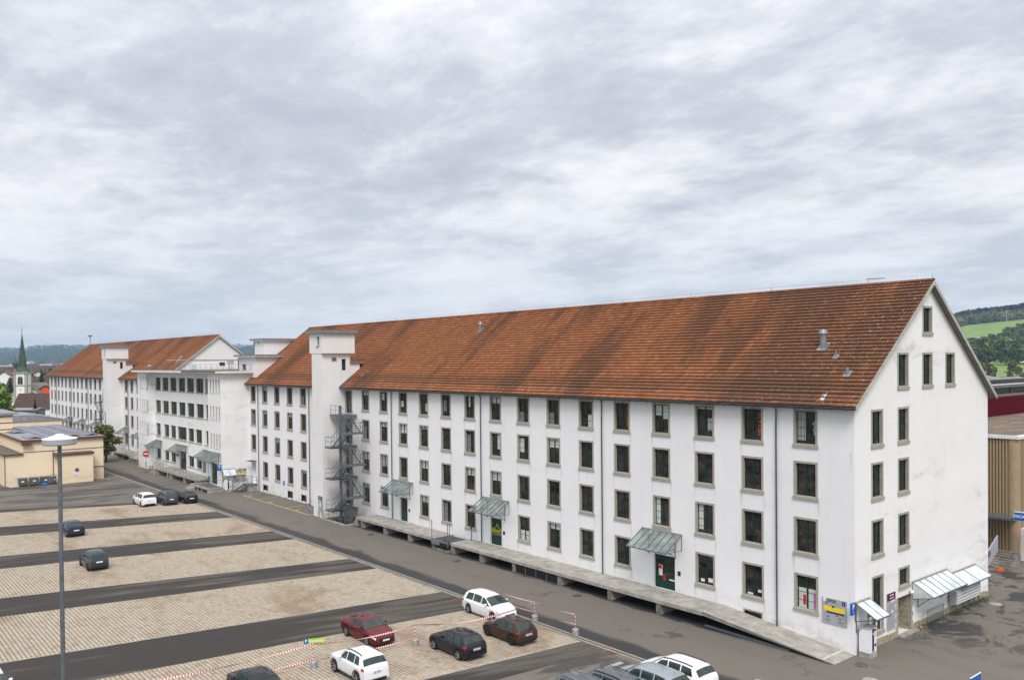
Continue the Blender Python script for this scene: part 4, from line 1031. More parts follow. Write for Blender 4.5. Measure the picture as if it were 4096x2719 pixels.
# far hall dock
d2_=thing('loading_dock','short concrete dock with outside stairs before the far white hall','loading dock',(0,137,0))
slab(d2_,-3.6,-.002,-3.5,0.9,1.03,.25); MB().box(-3.5,-.1,-3.4,.8,0,.77).build('dock_wall','concdirty',d2_)
slab(d2_,-2.9,-.002,.906,13.5,1.03,.25); 
for y in (1.6,4.2,8.4,12.6): MB().box(-2.7,-.4,y-.2,y+.2,0,.775).build('pier','concrete',d2_)
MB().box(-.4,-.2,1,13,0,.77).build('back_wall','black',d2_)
for k in range(6): MB().box(-2.9,-.9,13.52+k*.32,13.52+(k+1)*.32-.004,0,1.03-(k+1)*.15).build('step','concrete',d2_)
railing(d2_,[(-2.8,.9,1.03),(-2.8,13.4,1.03),(-2.8,15.4,.1)],1.0,1.9); railing(d2_,[(-.9,13.4,1.03),(-.9,15.4,.1)],1.0,1.9)
# office block docks
d3_=thing('loading_dock','raised concrete walkway with railing and steps before the office block','loading dock',(-2.7,98,0))
slab(d3_,-2.55,-.002,.3,19.3,1.03,.24); 
for y in (1.2,6.0,12.1,13.7,18.6): MB().box(-2.4,-.3,y-.25,y+.25,0,.785).build('pier','concrete',d3_)
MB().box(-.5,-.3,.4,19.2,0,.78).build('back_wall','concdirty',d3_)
for k in range(6): MB().box(-2.6,-.05,19.32+k*.5,19.32+(k+1)*.5-.004,0,1.03-(k+1)*.15).build('step','concrete',d3_)
railing(d3_,[(-2.5,.3,1.03),(-2.5,19.3,1.03)],1.0,1.35); railing(d3_,[(-2.5,22.3,.1),(-2.5,19.4,1.0)],.9,1.6); railing(d3_,[(-1.3,22.3,.1),(-1.3,19.4,1.0)],.9,1.6)
for k in range(3): MB().cyl((-1.4-k*.5,24.2-k*.6,0),(-1.4-k*.5,24.2-k*.6,.9),.07,8).build('bollard','midgrey',d3_)
d4_=thing('loading_dock','low concrete platform with side wall at the near corner of the office block','loading dock',(-4.1,91.2,0))
slab(d4_,-2.25,-.003,-.3,6.4,.70,.22); MB().box(-2.15,-.003,-.25,-.05,0,.478).build('side_wall','concrete',d4_)
MB().box(-1.95,-.4,-.28,5.5,.702,.73).build('steel_plate','steel',d4_)
for y in (2.2,4.0,6.1): MB().box(-2.1,-.2,y-.2,y+.2,0,.478).build('pier','concrete',d4_)
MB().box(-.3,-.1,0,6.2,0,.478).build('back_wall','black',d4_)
for k in range(3): MB().box(-2.3-(k)*.33,-2.26-(k-1)*.33-.03 if k else -2.256,4.3,6.5,0,.54-k*.17).build('step','concrete',d4_)
railing(d4_,[(-2.2,-.2,.7),(-.1,-.2,.7)],1.0,1.9); railing(d4_,[(-2.2,6.3,.7),(-2.2,4.8,.7)],1.0,1.3)
MB().box(.05-.7,.05-.55,3.2,3.5,.7,1.9).build('cabinet','greyteal',d4_)

# ================================================================ fire stairs
def fire_stairs(label,loc,s):
    r=thing('fire_stairs',label,'outside staircase',loc)
    Y=lambda d:s*d
    for d in (2.8,5.05):
        MB().box(-2.26,-2.04,Y(d)-.11,Y(d)+.11,-1.25 if s<0 else 0,13.1 if d<4 else 10.4).build('post','steel',r)
    Ls=[12.0,8.45,4.9,1.3]; Rs=[10.25,6.72,3.12]
    def landing(x0,x1,d0,d1,z,rails):
        a,b=sorted((Y(d0),Y(d1))); o=MB().box(x0,x1,a,b,z-.20,z).build('landing','steel',r)
        for pts in rails: railing(r,[(x,Y(d),z) for x,d in pts],1.05,1.2)
    landing(-2.1,-.05,.2,2.9,Ls[0],[[(-2.05,2.85),(-2.05,.3)]])
    for z in Ls[1:]:
        landing(-3.35,-1.0,1.4,2.9,z,[[(-2.2,1.45),(-3.3,1.45),(-3.3,2.85)]]); landing(-.998,-.05,.2,2.9,z,[])
    for z in Rs: landing(-3.35,-1.0,5.35,6.45,z,[[(-3.3,5.4),(-3.3,6.4),(-1.05,6.4),(-1.05,5.4)]])
    tr=MB().box(-.45,.45,-.14,.14,-.02,.02).mesh('tread','steel')
    def flight(xc,d0,z0,d1,z1):
        o=MB()
        for sx in (-.47,.47): o.bar((xc+sx,Y(d0),z0-.08),(xc+sx,Y(d1),z1-.08),.04,.17)
        f=o.build('flight','steel',r); n=max(3,round(abs(z0-z1)/.19))
        for k in range(1,n): t=k/n; link('tread',tr,f,(xc,Y(d0+(d1-d0)*t),z0+(z1-z0)*t))
        for sx in (-.5,.5):
            m_=MB(); u=Vector((0,0,1.0)); a=Vector((xc+sx,Y(d0),z0)); b=Vector((xc+sx,Y(d1),z1))
            for k in (0,.5,1): p=a.lerp(b,k); m_.cyl(p,p+u,.02,5)
            m_.cyl(a+u,b+u,.025,5); m_.cyl(a+u*.5,b+u*.5,.018,5); m_.build('handrail','steel',r)
    for k,z in enumerate(Rs):
        flight(-1.5,2.9,Ls[k],5.35,z); flight(-2.82,5.35,z,2.9,Ls[k+1])
    flight(-1.5,2.9,Ls[3],5.2,-1.2 if s<0 else .0)
    return r
fs1=fire_stairs('grey steel zigzag fire stairs between the near tower and the loading dock',(0,63.1,0),-1)
fs2=fire_stairs('distant grey steel fire stairs on the far hall behind the bushy tree',(0,157.5,0),1)
ps=thing('pit_railing','low steel railing around the pit below the fire stairs','railing',(-3.26,57.3,.13)); railing(ps,[(0,.1,0),(0,5.2,0)],.95,1.3); railing(ps,[(.0,0,0),(.9,0,0)],.95,1.)
q=MB()
for k in range(7): q.box(-2.4,-.4,56.35+k*.0,56.4,-.0,.0001) if 0 else None
st=thing('concrete_steps','narrow concrete steps climbing from the pit to the dock','steps',(-1.2,57.3,0))
for k in range(6): MB().box(-1.1,1.1,.1-.96+.16*k*0+k*.0-.0,.0,0,.001) if 0 else MB().box(-1.1,1.1,-.98+k*.16,-.98+(k+1)*.16-.003,0,1.0-k*.16).build('step','concrete',st)
# steel steps at the end of the near hall
ss=thing('steel_steps','small steel staircase with handrails up to the white side door','steps',(0,88.6,0))
slab(ss,-1.45,-.002,.0,1.9,.95,.12,'landing','steel')
for k in range(5): MB().box(-1.75-k*.27,-1.5-k*.27,.3,1.5,.95-(k+1)*.16-.03,.95-(k+1)*.16).build('tread','steel',ss)
for y in (.28,1.52): MB().bar((-1.45,y,.85),(-2.9,y,.02),.04,.2).build('stringer','steel',ss); railing(ss,[(-1.45,y,.95),(-2.85,y,.05)],1.0,1.4)
railing(ss,[(-1.4,.05,.95),(-.1,.05,.95)],1.0,1.2); railing(ss,[(-1.4,1.85,.95),(-.1,1.85,.95)],1.0,1.2); MB().box(-1.3,-.1,.1,1.8,0,.82).build('plinth','concrete',ss)

# ================================================================ signs, machines and small things by the walls
def board(name,label,cat,face,loc,w,h,mat,th=.05):
    """loc = centre of the board on the wall face"""
    o=thing(name,label,cat,loc); 
    b=MB().box(-th,-.002,-w/2,w/2,-h/2,h/2) if face=='-x' else MB().box(-w/2,w/2,-th,-.002,-h/2,h/2)
    b.build('panel',mat,o); return o
def fl(o,face,u0,u1,v0,v1,mat,name='field',d=.056):
    """flat print on a board, u to the right as read"""
    b=MB().box(-d,-.051,-u1,-u0,v0,v1) if face=='-x' else MB().box(u0,u1,-d,-.051,v0,v1); b.build(name,mat,o)
def site_map(label,face,loc,w,h):
    o=board('site_map',label,'sign',face,loc,w,h,'grey')
    L=lambda t,s,m,u,v,tn=0: put_text(t,s,m,face,(-.059 if face=='-x' else u,-u if face=='-x' else -.059,v),o,'lettering',tn)
    fl(o,face,-.70*w/1.64,.72*w/1.64,.02*h/1.6,.30*h/1.6,'yellow','map_building')
    fl(o,face,-.15*w/1.64,.03*w/1.64,.26*h/1.6,.36*h/1.6,'black','map_building',.060)
    fl(o,face,-.52*w/1.64,.66*w/1.64,-.12*h/1.6,-.02*h/1.6,'maroonp','map_building')
    fl(o,face,.52*w/1.64,.74*w/1.64,.50*h/1.6,.74*h/1.6,'navy','info_field')
    L('i',.22,'white',.63*w/1.64,.62*h/1.6)
    for u,v in ((-.5,.48),(-.42,-.34),(.38,-.36),(.2,-.17)):
        u*=w/1.64;v*=h/1.6; fl(o,face,u-.06,u+.06,v-.06,v+.06,'navy','parking_field'); put_text('P',.10,'white',face,(-.059 if face=='-x' else u,-u if face=='-x' else -.059,v),o)
    L('GEWERBEAREAL',.095,'black',-.2*w/1.64,.70*h/1.6); L('IN DER LORZE',.10,'black',-.2*w/1.64,.60*h/1.6)
    L('Eingang',.10,'midgrey',-.42*w/1.64,-.52*h/1.6); L('Eingang',.10,'midgrey',.40*w/1.64,-.56*h/1.6); L('Ausfahrt',.05,'midgrey',-.4*w/1.64,-.64*h/1.6)
    q=MB(); q.prism([(-.74*w/1.64,.62*h/1.6),(-.62*w/1.64,.56*h/1.6),(-.50*w/1.64,.62*h/1.6),(-.50*w/1.64,.76*h/1.6),(-.62*w/1.64,.82*h/1.6),(-.74*w/1.64,.76*h/1.6)],'y',-.057,-.051)
    if face=='-x': q.v=[(y,-x,z) for x,y,z in q.v]
    q.build('emblem','white',o); return o
site_map('grey site map board with yellow building plan by the near building corner','-x',(0,1.34,2.36),1.64,1.6)
site_map('grey site map board with yellow plan beside the small steel staircase','-y',(-1.36,91.2,2.1),1.52,1.85)
def psign(label,loc,w,h,sub):
    o=thing('parking_sign',label,'sign',loc)
    MB().box(-w/2,w/2,-.05,.05,-h/2,h/2).build('panel','blue',o); put_text('P',h*.62,'white','-y',(0,-.056,h*.16),o,bold=.01)
    put_text(sub,h*.16,'white','-y',(0,-.056,-h*.27),o); MB().box(w/2-.02,w/2+.12,-.02,.02,h/2-.1,h/2-.05).build('arm','steel',o)
    return o
psign('blue parking sign jutting out at the near building corner beside the site map',(-.40,-.06,2.93),.46,.72,'10')
psign('blue parking sign at the near corner of the office block',(-4.48,91.15,3.38),.55,.82,'12')
o=board('parking_sign','small blue P plate on the white wall left of the tower','sign','-x',(0,80.0,2.0),.45,.6,'blue'); put_text('P',.42,'white','-x',(-.058,0,.03),o); MB().box(-.04,-.002,-.2,.2,-.48,-.34).build('plate','white',o)
# tenants' board on the gable
o=board('directory_board','tall grey tenants board with dark red head on the gable wall','sign','-y',(4.47,0,1.83),1.10,2.36,'grey')
fl(o,'-y',-.55,.55,.70,1.18,'maroonp'); fl(o,'-y',-.02,.2,-.1,.05,'white'); fl(o,'-y',-.05,.5,.58,.68,'white')
put_text('FIRMEN',.16,'white','-y',(.05,-.06,1.02),o); put_text('EINGANG',.13,'white','-y',(.05,-.06,.84),o)
for k in range(9): fl(o,'-y',-.42,.30-.1*(k%3),.36-k*.16 if k<3 else .30-k*.16,.385-k*.16 if k<3 else .325-k*.16,'midgrey','line')
# free standing board by the tower
o=thing('directory_board','free standing grey board with dark red head beside the near tower','sign',(-3.0,63.7,0))
for y in (-.42,.42): MB().box(-.03,.03,y-.03,y+.03,0,2.45).build('leg','steel',o)
MB().box(-.05,-.031,-.45,.45,.75,2.5).build('panel','grey',o); MB().box(-.06,-.0501,-.45,.45,2.1,2.5).build('head','maroonp',o); MB().box(-.06,-.0501,-.2,.1,1.3,1.75).build('notice','white',o); put_text('FIRMEN',.17,'white','-x',(-.064,0,2.3),o)
def ticket(label,loc,face):
    o=thing('ticket_machine',label,'ticket machine',loc, 0)
    MB().box(-.42,.42,-.36,.36,0,.32).build('plinth','concrete',o)
    b=MB(); b.box(-.45,.45,-.32,.32,.321,1.75); b.build('housing','white',o); MB().box(-.47,.47,-.34,.34,1.751,1.83).build('cap','grey',o)
    MB().box(-.45,.0,-.335,-.321,.36,1.72).build('front_strip','navy',o) if 0 else MB().box(-.10,.12,-.335,-.321,.36,1.72).build('front_strip','navy',o)
    MB().box(.16,.40,-.335,-.321,1.2,1.5).build('screen','beige',o); MB().box(.16,.40,-.335,-.321,1.56,1.66).build('coin_slot','blackgloss',o); MB().box(.18,.38,-.335,-.321,.62,.78).build('ticket_tray','brownmetal',o)
    MB().box(-.04,.06,-.34,-.3355,1.35,1.5).build('button_plate','white',o)
    return o
ticket('white and navy ticket machine standing at the near building corner',(.52,-.52,0),0)
ticket('white and navy ticket machine by the office block corner',(-3.5,90.75,0),0)
# wall canopy frame on the office block side
canopy(91.2,-4.1,-2.3,3.1,1.0,.85,'small milky glass canopy above the ticket machine of the office block',2,'y','canopymilk')
# letter boxes
o=thing('letter_boxes','wide grey bank of letter boxes on legs below the white glass canopy','letter boxes',(12.75,-.55,0))
MB().box(0,4.1,-.06,.40,.72,1.62).build('cabinet','grey',o)
lb=MB().box(0,.27,-.075,-.061,0,.19).mesh('letter_box','white'); sl=MB().box(.03,.24,-.082,-.076,.09,.16).mesh('slot','midgrey')
for i in range(13):
    for j in range(4): b_=link('letter_box',lb,o,(.12+i*.30,0,.76+j*.215)); link('slot',sl,b_); 
for x in (.3,1.3,2.3,3.3,3.95): MB().box(x-.03,x+.03,0,.06,0,.72).build('leg','steeld',o)
# crowd barrier
o=thing('crowd_barrier','galvanised crowd barrier leaning by the gable wall','barrier',(9.0,-.32,0))
mb=MB(); mb.cyl((0,0,.05),(0,0,.98),.022,6); mb.cyl((2.4,0,.05),(2.4,0,.98),.022,6); mb.cyl((0,0,1.05),(2.4,0,1.05),.022,6); mb.cyl((0,0,.98),(.06,0,1.05),.022,6); mb.cyl((2.4,0,.98),(2.34,0,1.05),.022,6); mb.cyl((0,0,.2),(2.4,0,.2),.022,6); mb.build('frame','steel',o)
bm_=MB().cyl((0,0,.2),(0,0,1.05),.015,5).mesh('bar','metal')
for k in range(1,16): link('bar',bm_,o,(k*.15,0,0))
for x in (0.05,2.35): MB().cyl((x,.2,.02),(x,-.55,.02),.02,6).build('foot','steel',o)
o=thing('wall_lamp','round white globe lamp over the gable doorway','lamp',(7.0,-.08,2.62)); MB().lathe((0,-.12,0),[(.0,-.14),(.1,-.1),(.14,0),(.1,.1),(0,.14)],12).build('globe','white',o); MB().box(-.03,.03,-.1,.075,-.03,.03).build('arm','steel',o)
for k,(x,y) in enumerate(((7.75,-.45),)):
    o=thing('litter','small heap of white and red litter beside the doorway step','litter',(x,y,.0)); 
    for q_ in range(6): a=random.random()*.3; MB().box(a,a+.10,a*.3,a*.3+.08,.0+q_*.02,.05+q_*.03).build('wrapper','white' if q_%2 else 'red',o)
# no entry sign
o=thing('no_entry_sign','round red no entry sign on a post by the office block steps','sign',(-5.4,121.6,0))
MB().cyl((0,0,0),(0,0,2.9),.05,8).build('post','steel',o); MB().cyl((0,.0,3.0),(0,-.03,3.0),.52,20).build('disc','red',o); MB().box(-.36,.36,-.045,-.031,2.9,3.1).build('bar','white',o); MB().box(-.3,.3,-.03,.0,1.7,2.3).build('plate','white',o)
o=board('name_plate','small blue plate left of the wide green office door','sign','-x',(-2.7,114.0,3.2),1.2,.32,'navy')
o=thing('parking_sign','blue panel on a post poking in at the lower right edge','sign',(-4.1,-8.25,0)); MB().box(-.05,.05,-.0,.06,0,1.5).build('post','steel',o); MB().box(-.1,1.1,-.05,-.0,1.45,2.02).build('panel','blue',o); MB().box(-.12,1.12,-.052,.0,2.021,2.05).build('frame','white',o)
# bicycle
bk=thing('bicycle','pink ladies bicycle leaning beside the white tower wall','bicycle',(-2.45,67.6,0),R(80))
for x in (-.52,.52):
    w=MB()
    for i in range(20): a0,a1=2*math.pi*i/20,2*math.pi*(i+1)/20; w.bar((x+.33*math.cos(a0),0,.33+.33*math.sin(a0)),(x+.33*math.cos(a1),0,.33+.33*math.sin(a1)),.035)
    w=w.build('wheel','grey',bk)
    sp_=MB(); 
    for i in range(8): a=math.pi*i/8; sp_.bar((x-.31*math.cos(a),0,.33-.31*math.sin(a)),(x+.31*math.cos(a),0,.33+.31*math.sin(a)),.006)
    sp_.build('spokes','steel',w)
mb=MB()
for a,b in (((-.52,0,.33),(0,0,.30)),((0,0,.30),(-.16,0,.85)),((0,0,.30),(.38,0,.75)),((-.12,0,.62),(.36,0,.82)),((.34,0,.95),(.52,0,.33)),((-.52,0,.33),(-.14,0,.72))): mb.bar(a,b,.045)
mb.build('frame','pink',bk); MB().box(-.28,-.05,-.08,.08,.85,.92).build('saddle','black',bk); MB().bar((.30,-.28,1.02),(.30,.28,1.02),.03).build('handlebar','steel',bk); MB().box(.34,.6,-.14,.14,.78,.98).build('basket','pink',bk)
rk=thing('bicycle_rack','low empty steel bicycle rack on the wall near the steel steps','bicycle rack',(-.5,82.6,0))
for k in range(7): MB().cyl((-.2,k*.45,0),(.1,k*.45,.5),.012,5).build('hoop','steel',rk)
MB().bar((-.25,-.1,.04),(-.25,2.9,.04),.04).build('base_rail','steel',rk)

# ================================================================ beige building
B0=(-18.5,118,0)
bb=thing('beige_building','low beige rendered building with solar panels on its flat roof','building',B0)
def BB(mb,n,m_,par=None,lab=None): return mb.build(n,m_,par or bb,(-B0[0],-B0[1],0) if par is None or par is bb else (0,0,0),label=lab)
mb=MB(); mb.box(-24.08,-12.86,118,150,-.02,6.45); BB(mb,'wall','beige')
mb=MB(); mb.box(-26.4,-24.081,118.02,136,-.02,4.6); BB(mb,'wing_wall','beige')
mb=MB(); mb.box(-19.35,-14.9,115.75,117.999,-.02,4.28); BB(mb,'annex_wall','beige')
an=BB(MB().box(-20.1,-14.75,115.55,117.998,4.281,4.58),'annex_roof','brownmetal'); MB().box(-19.9,-14.95,115.75,117.9,4.581,4.60).build('roof_gravel','gravel',an)
BB(MB().box(-24.35,-12.5,117.6,150.3,6.46,6.78),'roof_edge','brownmetal'); BB(MB().box(-24.1,-12.7,117.8,150.1,6.781,6.80),'roof','roofgrey')
BB(MB().box(-26.7,-24.0,117.75,136.5,4.601,4.80),'wing_roof_edge','brownmetal'); BB(MB().box(-26.5,-24.09,118,136.3,4.801,4.82),'wing_roof','gravel')
BB(MB().box(-24.13,-12.84,117.93,117.995,4.93,5.0),'wall_band','gutter'); BB(MB().box(-14.85,-12.80,117.90,117.985,1.93,2.02),'wall_band','gutter'); BB(MB().box(-20.05,-19.97,117.88,117.97,0,4.9),'downpipe','gutter'); BB(MB().box(-26.47,-26.40,117.9,117.98,0,4.6),'downpipe','gutter')
BB(MB().box(-24.3,-23.0,117.3,117.59,6.0,6.5),'roof_corner','brownmetal')
def tent(sx_):
    q=MB(); z0_,z1_=(.08,.26) if sx_>0 else (.26,.08)
    q.add([(0,0,z0_),(1.04,0,z1_),(1.04,1.6,z1_),(0,1.6,z0_),(0,0,z0_-.04),(1.04,0,z1_-.04),(1.04,1.6,z1_-.04),(0,1.6,z0_-.04)],[(0,1,2,3),(7,6,5,4),(0,4,5,1),(1,5,6,2),(2,6,7,3),(3,7,4,0)]); return q.mesh('solar_panel','solar')
tl_,tr_=tent(1),tent(-1)
for c_ in range(4):
    for r_ in range(17):
        if c_==0 and 3<=r_<8: continue
        for side_,me_ in ((0,tl_),(1,tr_)): link('solar_panel',me_,bb,(-23.2+c_*2.68+side_*1.07+18.5,119.4+r_*1.68-118,6.80))
o=thing('no_stopping_sign','round blue and red no stopping sign on the beige annex wall','sign',(-17.2,115.74,1.85)); MB().cyl((0,-.001,.1),(0,-.03,.1),.31,20).build('disc','red',o); MB().cyl((0,-.031,.1),(0,-.04,.1),.24,20).build('field','blue',o); MB().bar((-.17,-.045,.27),(.17,-.045,-.07),.01,.05).build('bar','red',o); MB().box(-.33,.33,-.03,-.001,-.62,-.3).build('plate','white',o)
def container(label,x,y,rz=0,sticker='white'):
    o=thing('waste_container',label,'waste container',(x,y,0),rz)
    q=MB(); q.add([(-.5,-.36,.2),(.5,-.36,.2),(.5,.36,.2),(-.5,.36,.2),(-.58,-.44,1.12),(.58,-.44,1.12),(.58,.44,1.12),(-.58,.44,1.12)],[(0,3,2,1),(4,5,6,7),(0,1,5,4),(1,2,6,5),(2,3,7,6),(3,0,4,7)]); q.build('body','steel',o)
    MB().box(-.61,.61,-.48,.46,1.121,1.22).build('lid','metal',o)
    for a in (-.42,.42):
        for b in (-.3,.3): MB().cyl((a-.03,b,.1),(a+.03,b,.1),.1,10).build('wheel','black',o)
    MB().box(-.2,.15,-.46,-.43,.6,.8).build('sticker',sticker,o); MB().box(.3,.42,-.465,-.44,.95,1.05).build('sticker','red',o)
container('grey metal waste container, leftmost in front of the beige wall',-24.25,120.2-2.75); container('grey metal waste container with wide white sticker, second from the left',-22.75,117.35); container('grey metal waste container standing beside the blue bag',-21.3,117.2,.12); container('grey metal waste container turned sideways next to the annex',-20.45,116.9,.9)
o=thing('rubbish_bag','blue rubbish bag lying before the waste containers','bag',(-21.5,116.2,0)); q=MB(); q.lathe((0,0,0),[(.0,0),(.36,.05),(.42,.18),(.3,.34),(.08,.42),(.05,.5)],10); q.v=[(x*1.3,y,z*.8) for x,y,z in q.v]; q.build('bag','blue',o,smooth=True)
o=thing('plank','pale board lying at the foot of the beige wall','board',(-25.3,117.3,0)); MB().box(-.7,.7,-.12,.12,.0,.06).build('board','white',o)
# banded tower behind
bt=thing('beige_tower','taller beige block with brown horizontal bands at the left edge','building',(-28.0,137.05,0))
MB().box(-9,5.75,0,14,0,9.6).build('wall','beige',bt)
for z in (5.15,5.85,7.2,8.3,9.35): MB().box(-9.05,5.79,-.04,-.001,z,z+.14).build('brown_band','brownmetal',bt)
MB().box(-9.3,6.5,-.5,14.5,9.75,10.05).build('roof','roofgrey',bt); MB().box(-9.1,5.85,-.1,14.1,9.601,9.749).build('eaves','beige',bt)
bf=thing('beige_hall','beige hall with shallow grey roof before the old houses','building',(-10.5,187.0,0))
q=MB(); q.box(-4.2,6.5,2.0,18,0,5.3); q.build('wall','beige',bf); q=MB(); q.prism([(-4.4,5.3),(6.8,5.3),(6.7,5.6),(1.2,6.75),(-4.3,6.8)],'y',1.8,18.2); q.build('roof','roofgrey',bf); MB().bar((1.2,1.75,6.8),(6.8,1.75,5.65),.12).build('roof_edge','whiteslab',bf)
# lamp post
lp=thing('lamp_post','tall grey lamp post with flat round white head in the car park','street lamp',(-42.75,2.2,0))
MB().cyl((0,0,0),(0,0,15.75),.082,16,r2=.056).build('pole','steel',lp,smooth=False)
MB().lathe((0,0,15.72),[(.0,.0),(.44,.0),(.47,.03),(.47,.17)],40).build('lamp_ring','grey',lp,smooth=False); MB().lathe((0,0,15.72),[(.475,.165),(.48,.19),(.30,.235),(.13,.29),(.10,.32),(0,.33)],40).build('lamp_cap','white',lp)

# ================================================================ right edge: sports shop, terrace house
rb=thing('shop_building','beige ribbed metal clad shop building with mossy gravel roof at the right edge','building',(32.9,2.5,0))
mb=MB(); mb.box(.15,40,.15,16,.2,10.75); mb.build('wall','clad',rb)
rib=MB().box(-.02,.14,-.06,.06,.5,10.7).mesh('cladding_rib','clad')
for k in range(34): link('cladding_rib',rib,rb,(0,.9+k*.26,0))
rib2=MB().box(-.06,.06,-.02,.14,.5,10.7).mesh('cladding_rib','clad')
for k in range(20): link('cladding_rib',rib2,rb,(1.0+k*.26,0,0))
q=MB(); q.prism([(0,.0),(.62,0),(0,.62)],'z',.3,10.7); q.build('rounded_corner','beige',rb) if 0 else MB().cyl((.45,.45,.4),(.45,.45,10.7),.52,20).build('rounded_corner','clad',rb)
MB().box(-.15,40,-.15,.25,10.72,11.0).build('roof_edge','whiteslab',rb); MB().box(-.15,.25,.251,16,10.72,11.0).build('roof_edge','whiteslab',rb); MB().box(.251,40,.251,20,10.72,10.90).build('roof_gravel','moss',rb)
MB().box(3,8,7,9.5,10.95,11.3).build('skylight','whiteslab',rb); MB().box(.25,40,15.5,15.9,11,11.5).build('parapet','whiteslab',rb)
MB().box(-1.6,-.03,-.1,14,3.75,3.95).build('door_canopy','steeld',rb); MB().box(.5,8,-1.6,-.03,0,2.8).build('white_block','whiteslab',rb)
sg=thing('shop_sign','blue shop sign with white capital letters over the entrance','sign',(31.3,1.2,4.25))
MB().box(-.1,.1,-.9,1.0,-.38,.38).build('side','white',sg); MB().box(-.13,-.101,-.88,.98,-.34,.34).build('panel','blue',sg); put_text('DECATHLON',.33,'white','-x',(-.136,.05,0),sg,bold=.008)
MB().box(-.1,1.2,-.93,-.901,-.38,.38).build('end_panel','blue',sg)
es=thing('entrance_stairs','dark entrance stairs with grey side wall by the ribbed shop','steps',(29.5,2.4,0))
for k in range(7): MB().box(-.6+k*.35,-.6+(k+1)*.35-.01,-.6,4,0,.16*(k+1)).build('step','concdirty',es)
q=MB(); q.prism([(-.8,0),(1.9,0),(1.9,2.4),(-.8,1.0)],'y',1.0,1.12); q.v=[(x-.4,y,z) for x,y,z in q.v]; q.build('side_wall','grey',es)
railing(es,[(-.4,-.5,.1),(1.8,-.5,1.1)],1.0,1.2)
o=thing('no_stopping_sign','round no stopping sign on the grey side wall of the entrance stairs','sign',(28.9,3.35,1.15)); MB().cyl((0,0,0),(-.0,-.03,0),.3,18).build('disc','red',o); MB().cyl((0,-.031,0),(0,-.04,0),.22,18).build('field','blue',o)
o=thing('road_barrier','small orange barrier foot before the entrance stairs','barrier',(28.2,2.2,0)); MB().box(-.5,.5,-.12,.12,0,.16).build('foot','orange',o); MB().box(-.3,.3,-.05,.05,.16,.22).build('cap','orange',o)
tb=thing('terrace_house','flat roofed building with solar panels above a dark red wall','building',(74,18,0))
q=MB(); q.box(-15,30,0,.4,0,13.1); q.build('red_wall','redwall',tb); MB().box(-15,30,2.6,3,13.1,15.0).build('window_band','pane',tb); MB().box(-15,30,.401,14,12.9,13.2).build('terrace','gravel',tb)
MB().box(-2,30,1.5,14,14.2,14.6).build('roof','midgrey',tb) if 0 else None
tb.location=(60,14.0,0)
MB().box(-4,30,2,16,14.05,14.45).build('roof','midgrey',tb); MB().box(-4.1,30,1.9,1.999,14.36,14.5).build('roof_edge','whiteslab',tb)
sp2=MB(); sp2.add([(0,0,0),(3.2,0,0),(3.2,2.4,.5),(0,2.4,.5),(0,0,-.06),(3.2,0,-.06),(3.2,2.4,.44),(0,2.4,.44)],[(0,1,2,3),(7,6,5,4),(0,4,5,1),(1,5,6,2),(2,6,7,3),(3,7,4,0)]); sp2=sp2.mesh('solar_panel','solar')
for k in range(7): link('solar_panel',sp2,tb,(-2.5+k*3.5,3.0,14.6)); link('solar_panel',sp2,tb,(-2.5+k*3.5,7.0,14.7))
for x in (1,6,11): MB().box(x,x+.12,2.4,2.52,13.2,14.05).build('post','steel',tb)
MB().cyl((4,9,14.4),(4,9,16.6),.35,10).build('chimney','whiteslab',tb)
